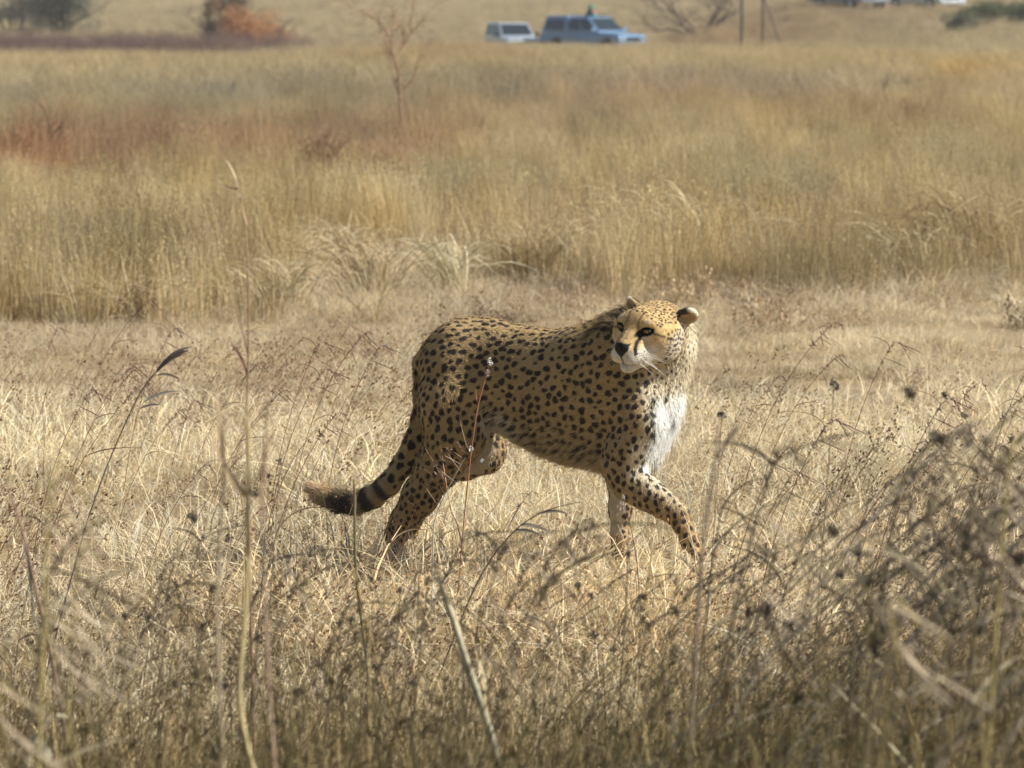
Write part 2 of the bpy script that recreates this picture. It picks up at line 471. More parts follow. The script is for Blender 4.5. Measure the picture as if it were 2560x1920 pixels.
def build_grass():
    rng = np.random.default_rng(77)
    # tall belt
    Q = field(21.0, 62, 1.15, rng, 1.3)
    edge = 21.0 + 1.3 * noise3(np.stack([Q[:, 0] * .7, Q[:, 1] * .2, np.zeros(len(Q))], 1), 1, 9) + rng.normal(0, .25, len(Q))
    qp = 1280 + F_PX * Q[:, 0] / Q[:, 1]
    edge = edge - .5 + 1.8 * sstep(qp, 450, 1000)
    keep = (Q[:, 1] > edge) & (rng.random(len(Q)) < .65 + .35 * sstep(Q[:, 1] - edge, .2, 1.5))
    Q = Q[keep]
    hq = .50 + .62 * noise3(Q * [.6, .3, 0], 1, 12) + rng.normal(0, .14, len(Q))
    tq = veg_tint(Q, GOLD, PATCH, rng, .17) * (1 + rng.normal(0, 1, (len(Q), 1)) * [[.03, .0, -.07]])
    k = np.repeat(np.arange(len(Q)), 8)
    off = rng.normal(0, .30, (len(k), 2))
    P = Q[k].copy(); P[:, :2] += off; P[:, 2] = ground_z(P[:, 0], P[:, 1])
    r = np.linalg.norm(off, axis=1)
    hv = np.clip(hq[k] * (1.12 - .55 * r) + rng.normal(0, .07, len(k)), .25, 1.3)
    S = np.stack([np.full(len(k), .8), np.full(len(k), .8), hv], 1)
    T = tq[k] * rng.normal(1, .07, (len(k), 1))
    scatter('tall_grass', 'tall', P, S, T, 'tall golden dry grass filling the middle of the savanna behind the cheetah', rng, .06)
    P = field(62, 290, 1.15, rng, 1.4)
    P2 = field(150, 188, 1.6, rng, 1.05); P3 = field(152, 170, 2.2, rng, 1.0); P = np.concatenate([P, P2[P2[:, 0] > 9], P3[(P3[:, 0] > -3) & (P3[:, 0] < 7)]])
    hv = .62 + .45 * noise3(P * [.25, .08, 0], 1, 13) + rng.normal(0, .12, len(P))
    S = np.stack([hv * 2.1, hv * 2.1, hv * .95], 1)
    T = veg_tint(P, (.47, .405, .25), PATCH, rng)
    fp = 1280 + F_PX * P[:, 0] / P[:, 1]
    S[:, 2] *= 1 - .22 * (1 - sstep(fp, 450, 900)) * sstep(P[:, 1], 90, 110) * (1 - sstep(P[:, 1], 147, 149))
    scatter('far_grass', 'tall', P, S, T, 'hazy tall dry grass reaching to the parked vehicles and beyond', rng, .05)
    P = field(154, 174, 1.9, rng, 1.06)
    fp = 1280 + F_PX * P[:, 0] / P[:, 1]
    keep = rng.random(len(P)) < 1 - sstep(fp, 330, 900) * .97
    P = P[keep & (fp < 1150)]
    scatter('dark_reeds', 'tall', P, np.stack([np.full(len(P), 2.0), np.full(len(P), 2.0), rng.uniform(.7, 1.8, len(P))], 1),
            np.array([.20, .135, .11]) * rng.uniform(.7, 1.25, (len(P), 1)), 'dark purplish brown strip of reeds across the upper left', rng, .05)
    # arching straw along the front of the belt
    P = field(21.0, 29, 4.4, rng)
    ap = 1280 + F_PX * P[:, 0] / P[:, 1]; a0 = 20.8 + 2.4 * sstep(ap, 450, 1000)
    P = P[rng.random(len(P)) < .9 * np.exp(-np.abs(P[:, 1] - a0 - .4) / 1.7) * sstep(noise3(P * [.8, .5, 0], 1, 6), .3, .7)]
    T = veg_tint(P, (.54, .45, .27), [(1200, 23, 400, .06, PINK, .5), (2000, 22.5, 400, .06, MAUVE, .5)], rng, .18)
    scatter('arching_straw', 'arch', P, .55 + .5 * rng.random(len(P)), T, 'pale arching straw tufts along the front edge of the tall grass', rng)
    P = field(20.6, 30, 1.2, rng)
    T = veg_tint(P, (.40, .32, .22), [], rng, .2)
    scatter('grey_forbs', 'leafy', P, .5 + .5 * rng.random(len(P)), T, 'low greyish brown weeds mixed into the edge of the tall grass', rng)
    # short straw
    P = field(4.6, 26.5, 8.6, rng, 1.3)
    T = veg_tint(P, (.78, .705, .50), [(1300, 20.5, 900, .06, PINK, .6), (300, 20, 400, .08, PINK, .5), (500, 16.5, 350, .05, MAUVE, .35),
         (1900, 17.2, 300, .04, (.34, .28, .18), .8), (300, 18.5, 300, .03, (.72, .60, .40), .7), (2200, 19, 400, .05, (.68, .58, .38), .7),
         (1280, 7.4, 2500, .22, (.44, .36, .22), .8), (1700, 24.5, 900, .05, (.56, .44, .28), .7), (1500, 22.6, 1000, .03, (.46, .37, .29), .55)], rng, .09)
    scatter('short_straw', 'mat', P, (.85 + .65 * rng.random(len(P))) * (1 - .42 * sstep(P[:, 1], 15.5, 17.5) * (1 - sstep(P[:, 1], 21, 22.5))), T, 'short trampled straw coloured grass the cheetah walks on', rng)
    # wispy stems: band at the left, and to the right of the animal
    P = field(9.2, 20.5, 7.0, rng)
    px = 1280 + F_PX * P[:, 0] / P[:, 1]; d = P[:, 1]
    w = .03 + .9 * np.exp(-((px - 380) / 480) ** 2 - ((d - 15.8) / 1.5) ** 2) + .7 * np.exp(-((px - 850) / 160) ** 2 - ((d - 16.3) / 1.8) ** 2) \
        + .5 * np.exp(-((px - 2050) / 420) ** 2 - ((d - 13.6) / 1.6) ** 2) + .5 * (d < 12.2) * (np.abs(px - 1300) > 420) + .25 * (d < 10.6) + .45 * (d < 11.1) * (px > 850) * (px < 1850)
    P = P[rng.random(len(P)) < w]
    T = veg_tint(P, (.36, .26, .175), [(400, 15, 500, .10, (.27, .17, .12), .7), (2100, 13, 500, .2, (.34, .27, .17), .5)], rng, .16)
    scatter('wispy_grass', 'wisp', P, .6 + .65 * rng.random(len(P)), T, 'thin reddish seeding grass stems leaning to the right around the cheetah', rng, .05)
    # undergrowth close to the viewer
    P = np.concatenate([field(3.9, 11.4, 10.0, rng, 1.2), field(3.9, 7.0, 9.0, rng, 1.2)])
    px = 1280 + F_PX * P[:, 0] / P[:, 1]
    w = (1 - sstep(P[:, 1], 7.9, 9.4)) * .95 + .22 * (1 - sstep(P[:, 1], 9.4, 11.2)) + .35 * sstep(px, 1500, 2300) * (1 - sstep(P[:, 1], 8.4, 10.4))
    P = P[rng.random(len(P)) < w]
    T = veg_tint(P, (.34, .285, .185), [(2200, 6, 600, .5, (.36, .31, .20), .85), (700, 5.4, 700, .25, (.21, .17, .10), .8), (1300, 4.8, 2000, .36, (.14, .13, .07), .95)], rng, .28)
    px = 1280 + F_PX * P[:, 0] / P[:, 1]
    top = 1690 - 330 * rng.random(len(P)) ** 2.2 + 90 * np.clip((1500 - px) / 1500, -.6, 1)
    zt = CAM_H - P[:, 1] * (PITCH + (top - 960) / F_PX)
    sz = np.clip(zt / .46, .35, 2.9)
    scatter('undergrowth', 'under', P, np.stack([np.minimum(sz, 1.1), np.minimum(sz, 1.1), sz], 1), T, 'tangled brown and grey undergrowth across the blurred foreground', rng, .06)
    P = field(10.35, 11.1, 16, rng, 1.0)
    P = P[(P[:, 0] > -.75) & (P[:, 0] < .85)]
    T = veg_tint(P, (.72, .61, .40), [], rng, .12)
    scatter('taller_straw', 'mat', P, 1.25 + .65 * rng.random(len(P)), T, 'taller straw in front of the cheetah paws', rng, .08)
    P = field(3.9, 9.6, 15.0, rng, 1.25)
    px = 1280 + F_PX * P[:, 0] / P[:, 1]
    keep = rng.random(len(P)) < sstep(px, 1350, 1900) * .9 + .07
    P = P[keep]; px = px[keep]
    top = 1640 - 230 * rng.random(len(P)) ** 1.6 - 260 * sstep(px, 1550, 2350) * rng.random(len(P))
    zt = CAM_H - P[:, 1] * (PITCH + (top - 960) / F_PX)
    sz = np.clip(zt / .42, .4, 3.0)
    T = veg_tint(P, (.42, .35, .245), [(2300, 6, 500, .6, (.36, .30, .20), .8)], rng, .3)
    scatter('leaning_grass_mass', 'lean', P, np.stack([np.minimum(sz, 2.2), np.minimum(sz, 1.2), sz], 1), T, 'dark wind-swept grass leaning right across the blurred lower right corner', rng, .05)
build_grass()
# ------------------------------------------------------------------ the cheetah
PSI = math.radians(28.0)
BF = np.array([math.cos(PSI), -math.sin(PSI), 0.0])      # forward
BR = np.array([-math.sin(PSI), -math.cos(PSI), 0.0])     # its right side, towards the camera
UP = np.array([0.0, 0.0, 1.0])
BO = np.array([0.096, 11.55, 0.0])

def to_body(P):
    q = np.asarray(P, float) - BO
    return np.stack([q @ BF, q @ BR, q @ UP], -1)

def to_world(Q):
    Q = np.asarray(Q, float)
    return BO + Q[..., 0:1] * BF + Q[..., 1:2] * BR + Q[..., 2:3] * UP

def B(px, py, s=0.0):
    """body coordinates of the point at side offset s that lies under pixel (px, py)"""
    dx = (px - 1280.0) / F_PX
    dy = -(py - 960.0) / F_PX
    d = np.array([dx, CP + dy * SP, -SP + dy * CP])
    o = np.array([0, 0, CAM_H]) - BO
    t = (s - o @ BR) / (d @ BR)
    return to_body(BO + o + d * t)

class Prim:
    def __init__(s, fn, lo, hi, k, op='add', tag_='', axis=None):
        s.fn, s.lo, s.hi, s.k, s.op, s.tag = fn, np.array(lo), np.array(hi), k, op, tag_
        s.axis = axis
PR = []

def smin(a, b, k):
    h = np.maximum(k - np.abs(a - b), 0) / k
    return np.minimum(a, b) - h * h * k * 0.25

def cone(a, b, ra, rb, k=0.03, tag_='', flat=None):
    """round cone; flat=(axis vector, factor) squeezes it along a direction"""
    a, b = np.array(a, float), np.array(b, float)
    ab = b - a
    L2 = ab @ ab
    def fn(P):
        d = P - a
        t = np.clip((d @ ab) / L2, 0, 1)
        d = d - t[:, None] * ab
        if flat is not None:
            v, fa = flat
            c = d @ v
            d = d + (c * (1 / fa - 1))[:, None] * v
        return np.sqrt((d * d).sum(-1)) - (ra + (rb - ra) * t)
    r = max(ra, rb)
    PR.append(Prim(fn, np.minimum(a, b) - r, np.maximum(a, b) + r, k, 'add', tag_, (a, b)))

def chain(pts, k=0.03, tag_='', flat=None):
    for (p, r), (q, s) in zip(pts[:-1], pts[1:]):
        cone(p, q, r, s, k, tag_, flat)

def ell(c, R, M=np.eye(3), k=0.02, op='add', tag_=''):
    """ellipsoid with centre c, radii R along the rows of M"""
    c, R = np.array(c, float), np.array(R, float)
    def fn(P):
        q = ((P - c) @ M.T) / R
        n = np.sqrt((q * q).sum(-1)) + 1e-9
        g = np.sqrt(((q / R) ** 2).sum(-1)) + 1e-9
        return n * (n - 1) / g
    r = R.max()
    PR.append(Prim(fn, c - r, c + r, k, op, tag_))

# torso: stations along the spine (pixel of the mid plane, top, bottom, half width)
ST = [(1066, 880, 960, .035), (1078, 848, 1000, .065), (1105, 820, 1020, .088), (1155, 793, 1040, .105), (1220, 794, 1060, .105),
      (1290, 811, 1098, .102), (1350, 821, 1132, .112), (1420, 827, 1156, .122), (1480, 828, 1168, .128),
      (1540, 832, 1176, .128), (1600, 856, 1166, .118), (1645, 892, 1130, .100), (1668, 945, 1075, .070), (1682, 990, 1030, .03)]
_u, _zt, _zb, _w = [], [], [], []
for px, t_, b_, w_ in ST:
    T, Bt = B(px, t_), B(px, b_)
    _u.append(T[0]); _zt.append(T[2]); _zb.append(Bt[2]); _w.append(w_)
_uu = np.linspace(_u[0], _u[-1], 160)
def _sm(v):
    y = np.interp(_uu, _u, v)
    kx = np.exp(-np.linspace(-2, 2, 13) ** 2); kx /= kx.sum()
    yp = np.concatenate([np.full(6, y[0]), y, np.full(6, y[-1])])
    return np.convolve(yp, kx, 'valid')
_zt, _zb, _w = _sm(_zt), _sm(_zb), _sm(_w)

def torso_fn(P):
    u = np.clip(P[:, 0], _uu[0], _uu[-1])
    zt, zb, w = np.interp(u, _uu, _zt), np.interp(u, _uu, _zb), np.interp(u, _uu, _w)
    zc, a = (zt + zb) / 2, (zt - zb) / 2
    v = np.clip((P[:, 2] - zc) / a, -1.4, 1.4)
    w = w * (1 + 0.05 * v - 0.13 * v * v)
    du = P[:, 0] - u
    n = np.sqrt(((P[:, 2] - zc) / a) ** 2 + (P[:, 1] / w) ** 2)
    g = np.sqrt(((P[:, 2] - zc) / a ** 2) ** 2 + (P[:, 1] / w ** 2) ** 2) + 1e-6
    d = n * (n - 1) / (g + 1e-6)
    d = np.where(n < .3, -0.7 * np.minimum(a, w), d)
    return np.where(np.abs(du) > 0, np.sqrt(np.maximum(d, 0) ** 2 + du * du) + np.minimum(d, 0) * 0.0, d)
PR.append(Prim(torso_fn, (_uu[0] - .02, -.16, .2), (_uu[-1] + .02, .16, .85), 0.03, 'add', 'torso'))

# neck and throat
cone(B(1480, 905, .0), B(1640, 850, -.01), .100, .086, .07, 'neck')
cone(B(1600, 960, -.01), B(1660, 858, -.015), .100, .078, .06, 'neck')
cone(B(1622, 1010, 0), B(1672, 880, -.02), .072, .066, .06, 'chest')
cone(B(1600, 1080, 0), B(1622, 1010, 0), .074, .074, .05, 'chest')
cone(B(1600, 1120, 0.0), B(1612, 1150, 0), .045, .016, .04, 'chest')

# shoulder blades and haunches
for sd in (1, -1):
    ell(B(1528, 925, .088 * sd), (.085, .050, .15), k=.035, tag_='torso')
    ell(B(1588, 1045, .082 * sd), (.070, .045, .085), k=.055, tag_='torso')
    ell(B(1128, 900, .062 * sd), (.080, .056, .10), k=.06, tag_='torso')
# near hind leg
chain([(B(1122, 925, .066), .080), (B(1122, 1010, .078), .090), (B(1135, 1090, .080), .083), (B(1097, 1165, .085), .060), (B(1050, 1240, .085), .048),
       (B(1012, 1305, .085), .038), (B(988, 1338, .085), .030)], .04, 'leg')
cone(B(1180, 985, .06), B(1150, 1085, .075), .065, .05, .05, 'leg')
chain([(B(988, 1338, .085), .031), (B(996, 1385, .085), .026), (B(1010, 1425, .085), .027)], .012, 'leg')
def paw(p, fwd, tag_='leg', r=.024, pitch=0.0):
    p = np.array(p, float)
    fwd = np.array(fwd, float); fwd /= np.linalg.norm(fwd)
    side = np.cross(fwd, (0, 0, 1.0)); side /= np.linalg.norm(side)
    cone(p, p + fwd * .045, r, r * .8, .015, tag_)
    for i, o in enumerate((-.021, -.007, .007, .021)):
        q = p + fwd * (.056 if i in (1, 2) else .046) + side * o
        cone(p + side * o * .6, q, .013, .0125, .006, tag_)
g = B(1012, 1425, .085)
paw((g[0] + .005, g[1], .030), (1, 0, -.12))
# far hind leg, swinging forward
chain([(B(1150, 930, -.06), .08), (B(1190, 1050, -.075), .07), (B(1217, 1122, -.08), .052), (B(1214, 1142, -.08), .045), (B(1165, 1164, -.08), .037),
       (B(1110, 1185, -.08), .029), (B(1074, 1202, -.08), .026)], .03, 'leg')
chain([(B(1074, 1202, -.08), .026), (B(1042, 1258, -.08), .021), (B(1030, 1288, -.08), .021)], .012, 'leg')
paw(B(1028, 1292, -.08), (.1, 0, -1.))
# near fore leg, reaching
chain([(B(1606, 1060, .085), .062), (B(1572, 1120, .09), .062), (B(1552, 1158, .09), .055), (B(1578, 1206, .09), .050), (B(1618, 1235, .09), .042), (B(1660, 1262, .09), .034),
       (B(1694, 1286, .09), .031)], .03, 'leg')
chain([(B(1694, 1286, .09), .031), (B(1708, 1316, .09), .025), (B(1722, 1348, .09), .024)], .012, 'leg')
paw(B(1724, 1354, .09), (.65, 0, -.72))
# far fore leg, standing
chain([(B(1590, 1080, -.08), .060), (B(1560, 1150, -.08), .048), (B(1556, 1200, -.08), .040), (B(1551, 1270, -.08), .029),
       (B(1549, 1335, -.08), .025)], .03, 'leg')
g = B(1548, 1440, -.08)
chain([(B(1549, 1335, -.08), .026), (np.array([g[0] - .002, g[1], .05]), .021)], .012, 'leg')
paw((g[0], g[1], .026), (1, 0, -.08))
# tail
TAIL = [(B(1082, 872, 0), .030), (B(1062, 910, -.0), .033), (B(1064, 985, -.01), .031), (B(1058, 1050, -.02), .030), (B(1035, 1110, -.02), .030), (B(1006, 1163, -.02), .030),
        (B(972, 1207, -.02), .031), (B(932, 1240, -.02), .031), (B(888, 1254, -.01), .030), (B(845, 1250, 0.0), .028), (B(806, 1234, .01), .024), (B(778, 1216, .02), .014)]
TAIL = [(p - np.array([0, 0, .004 if i > 5 else 0]), r) for i, (p, r) in enumerate(TAIL)]
chain(TAIL, .02, 'tail')
TAILP = np.array([p for p, r in TAIL])

# head frame
HY, HP, HR, HS = math.radians(34), math.radians(13), math.radians(7), 1.17
_f = np.array([-math.sin(HY) * math.cos(HP), -math.cos(HY) * math.cos(HP), -math.sin(HP)])
_l = np.cross(_f, (0, 0, 1.0)); _l /= np.linalg.norm(_l); _l = -_l        # its left, towards picture right
_n = np.cross(_l, _f) ; _n = _n if _n[2] > 0 else -_n
_l2 = _l * math.cos(HR) - _n * math.sin(HR)
_n2 = _n * math.cos(HR) + _l * math.sin(HR)
HM_w = np.array([_l2, _f, _n2])                         # rows: left, forward, up (world)
R3 = np.array([BF, BR, UP])
HM = HM_w @ R3.T                                        # rows in body axes
_eye = to_world(np.array([B(1585, 820, .0)]))[0]
_eye = at(1585, 820, 11.19)
HC = to_body(_eye) - HS * (np.array([0, .085, .014]) @ HM)

def H(x, y, z):
    return HC + HS * (np.array([x, y, z], float) @ HM)
def to_head(Q):
    return ((Q - HC) @ HM.T) / HS

def hell(c, R, k=.02, op='add', tag_='head', rot=None):
    M = HM if rot is None else rot @ HM
    ell(H(*c), np.array(R) * HS, M, k * HS, op, tag_)
def hcone(a, b, ra, rb, k=.015, tag_='head'):
    cone(H(*a), H(*b), ra * HS, rb * HS, k * HS, tag_)

def build_head():
    hell((0, -.014, -.008), (.070, .078, .056), .04)
    hell((0, .050, .014), (.050, .042, .040), .03)
    for s in (-1, 1):
        hell((s * .043, .022, -.030), (.040, .052, .046), .03)
        hell((s * .044, .050, -.008), (.028, .032, .026), .025)         # cheek bone
        hcone((s * .040, .012, -.060), (s * .014, .100, -.066), .026, .019, .030)
        hell((s * .027, .082, -.048), (.017, .032, .020), .022)
        hell((s * .0175, .122, -.046), (.0215, .028, .0215), .010)       # whisker pads
        hell((s * .031, .070, .028), (.021, .016, .011), .018)          # brow
    hcone((0, .060, .018), (0, .132, -.014), .027, .0155, .02)          # bridge
    hell((0, .098, -.030), (.034, .045, .030), .02)
    hell((0, .140, -.021), (.0185, .0135, .0150), .010)                 # nose leather
    hell((0, .114, -.079), (.0190, .022, .0145), .008)                   # chin
    for s in (-1, 1):
        hell((s * .0375, .088, .012), (.0145, .014, .0095), .006, 'sub')    # eye sockets
        hell((s * .0085, .1545, -.0215), (.0035, .004, .0028), .003, 'sub')
    hcone((-.034, .130, -.0665), (.034, .130, -.0665), .0024, .0024, .001, 'sub')
    PR[-1].op = 'sub'; PR[-1].k = .004
    for s in (-1, 1):
        # ears: small rounded shells facing forward and outward
        rz = math.radians(38) * -s
        ry = math.radians(50) * s
        cz, sz = math.cos(rz), math.sin(rz)
        cy, sy = math.cos(ry), math.sin(ry)
        Mz = np.array([[cz, sz, 0], [-sz, cz, 0], [0, 0, 1.0]])
        My = np.array([[cy, 0, -sy], [0, 1, 0], [sy, 0, cy]])
        rot = Mz @ My if s else Mz
        c = np.array([s * .079, -.046, .020])
        hell(c, (.025, .013, .027), .022, 'add', 'ear', rot)
        off = np.array([0, .0135, .003]) @ rot
        hell(c + off, (.0180, .0105, .0215), .004, 'sub', 'ear', rot)
build_head()
# nape joins skull
cone(B(1600, 880, .02), H(0, -.035, -.030), .085, .060 * HS, .04, 'neck')
cone(B(1478, 893, 0), B(1580, 826, -.03), .072, .062, .05, 'neck')

def sdf(P, chunk=None):
    f = np.full(len(P), 0.5)
    for p in PR:
        m = p.k + .02
        idx = np.where(np.all((P > p.lo - m) & (P < p.hi + m), axis=1))[0]
        if not len(idx):
            continue
        d = p.fn(P[idx])
        if p.op == 'add':
            f[idx] = smin(f[idx], d, p.k)
        else:
            f[idx] = -smin(-f[idx], d, p.k)
    return f

def grid_sdf(lo, hi, h):
    ax = [np.arange(lo[i], hi[i], h) for i in range(3)]
    f = np.full([len(a) for a in ax], 0.5, np.float32)
    for p in PR:
        m = p.k + .02
        sl = []
        for i in range(3):
            a = max(0, int((p.lo[i] - m - lo[i]) / h)); b = min(len(ax[i]), int((p.hi[i] + m - lo[i]) / h) + 2)
            sl.append((a, b))
        if any(b <= a for a, b in sl):
            continue
        G = np.stack(np.meshgrid(*[ax[i][sl[i][0]:sl[i][1]] for i in range(3)], indexing='ij'), -1)
        d = p.fn(G.reshape(-1, 3)).reshape(G.shape[:3]).astype(np.float32)
        s_ = tuple(slice(a, b) for a, b in sl)
        if p.op == 'add':
            f[s_] = smin(f[s_], d, p.k)
        else:
            f[s_] = -smin(-f[s_], d, p.k)
    return f, ax

def surface_nets(f, lo, h):
    S = f < 0
    n = np.array(f.shape)
    c = np.zeros(tuple(n - 1), np.int8)
    for a in (0, 1):
        for b in (0, 1):
            for d in (0, 1):
                c += S[a:n[0] - 1 + a, b:n[1] - 1 + b, d:n[2] - 1 + d]
    act = (c > 0) & (c < 8)
    ids = -np.ones(act.shape, np.int64)
    cells = np.argwhere(act)
    ids[act] = np.arange(len(cells))
    acc = np.zeros((len(cells), 3)); cnt = np.zeros(len(cells))
    corners = [(a, b, d) for a in (0, 1) for b in (0, 1) for d in (0, 1)]
    for p in corners:
        for axn in range(3):
            if p[axn]: continue
            q = list(p); q[axn] = 1
            fp = f[cells[:, 0] + p[0], cells[:, 1] + p[1], cells[:, 2] + p[2]]
            fq = f[cells[:, 0] + q[0], cells[:, 1] + q[1], cells[:, 2] + q[2]]
            m = (fp < 0) != (fq < 0)
            t = np.where(m, fp / np.where(m, fp - fq, 1), 0)
            pt = np.tile(np.array(p, float), (len(cells), 1)); pt[:, axn] = t
            acc[m] += pt[m]; cnt[m] += 1
    V = lo + (cells + acc / cnt[:, None]) * h
    Q = []
    for axn in range(3):
        a1, a2 = (axn + 1) % 3, (axn + 2) % 3
        s0 = [slice(None)] * 3; s1 = [slice(None)] * 3
        s0[axn] = slice(0, -1); s1[axn] = slice(1, None)
        A, Bm = S[tuple(s0)], S[tuple(s1)]
        e = np.argwhere(A != Bm)
        e = e[(e[:, a1] > 0) & (e[:, a2] > 0) & (e[:, a1] < n[a1] - 1) & (e[:, a2] < n[a2] - 1)]
        ins = A[e[:, 0], e[:, 1], e[:, 2]]
        def gid(o1, o2):
            k = e.copy(); k[:, a1] -= o1; k[:, a2] -= o2
            return ids[k[:, 0], k[:, 1], k[:, 2]]
        q = np.stack([gid(1, 1), gid(0, 1), gid(0, 0), gid(1, 0)], 1)
        q[~ins] = q[~ins][:, ::-1]
        Q.append(q)
    return V, np.concatenate(Q)

def newton(V, it=3):
    e = .0012
    for _ in range(it):
        f = sdf(V)
        g = np.stack([sdf(V + np.eye(3)[i] * e) - sdf(V - np.eye(3)[i] * e) for i in range(3)], 1) / (2 * e)
        l2 = (g * g).sum(1) + 1e-6
        step = np.clip(f / np.maximum(l2, .3), -.004, .004)
        V = V - step[:, None] * g
    return V

def smooth_mesh(V, Q, it):
    """a few volume keeping smoothing passes over a quad mesh"""
    e = np.concatenate([Q[:, [0, 1]], Q[:, [1, 2]], Q[:, [2, 3]], Q[:, [3, 0]]])
    e = np.concatenate([e, e[:, ::-1]])
    n = len(V)
    cnt = np.bincount(e[:, 0], minlength=n)[:, None]
    for i in range(it):
        A = np.stack([np.bincount(e[:, 0], weights=V[e[:, 1], k], minlength=n) for k in range(3)], 1) / cnt
        V = V + (A - V) * (.60 if i % 2 == 0 else -.55)
    return V

def build_cheetah_mesh(h=.0055):
    lo = np.array([-.84, -.22, -.01]); hi = np.array([.66, .36, .92])
    f, ax = grid_sdf(lo, hi, h)
    V, Q = surface_nets(f, lo, h)
    V = newton(V, 2)
    V = newton(smooth_mesh(V, Q, 6), 1)
    me = mesh_np('tmp', V, Q)
    ob = bpy.data.objects.new('tmp', me); scene.collection.objects.link(ob)
    md = ob.modifiers.new('s', 'SUBSURF'); md.levels = 1; md.render_levels = 1
    dg = bpy.context.evaluated_depsgraph_get()
    m2 = bpy.data.meshes.new_from_object(ob.evaluated_get(dg))
    bpy.data.objects.remove(ob); bpy.data.meshes.remove(me)
    n = len(m2.vertices)
    V = np.empty(n * 3, np.float32); m2.vertices.foreach_get('co', V); V = V.reshape(-1, 3).astype(float)
    F = np.empty(len(m2.loops), np.int32); m2.loops.foreach_get('vertex_index', F); F = F.reshape(-1, 4)
    bpy.data.meshes.remove(m2)
    V = newton(V, 1)
    h = to_head(V)
    w = sstep(np.linalg.norm(h, axis=1), .12, .17) * sstep(V[:, 2], .06, .12)
    S = smooth_mesh(V, F, 10)
    V = V * (1 - w[:, None]) + S * w[:, None]
    return V, F

def vert_normals(V, F):
    a, b, c, d = (V[F[:, i]] for i in range(4))
    n = np.cross(c - a, d - b)
    N = np.zeros_like(V)
    for i in range(4):
        np.add.at(N, F[:, i], n)
    return N / (np.linalg.norm(N, axis=1, keepdims=True) + 1e-12)
# ------------------------------------------------------------------ coat colours, spots, fur
def tag_dist(V, tags):
    f = np.full(len(V), 0.3)
    for p in PR:
        if p.tag not in tags or p.op != 'add':
            continue
        idx = np.where(np.all((V > p.lo - .08) & (V < p.hi + .08), axis=1))[0]
        if len(idx):
            f[idx] = np.minimum(f[idx], p.fn(V[idx]))
    return f

def seg_dist(V, pts):
    best = np.full(len(V), 9.0); tt = np.zeros(len(V)); ln = 0.0
    pts = np.asarray(pts, float)
    for a, b in zip(pts[:-1], pts[1:]):
        ab = b - a; L = np.linalg.norm(ab)
        t = np.clip(((V - a) @ ab) / (L * L), 0, 1)
        d = np.linalg.norm(V - a - t[:, None] * ab, axis=1)
        m = d < best
        best[m] = d[m]; tt[m] = (ln + t * L)[m]; ln += L
    return best, tt / ln, ln

def mix(C, c, w):
    return C * (1 - w[:, None]) + np.array(c) * w[:, None]

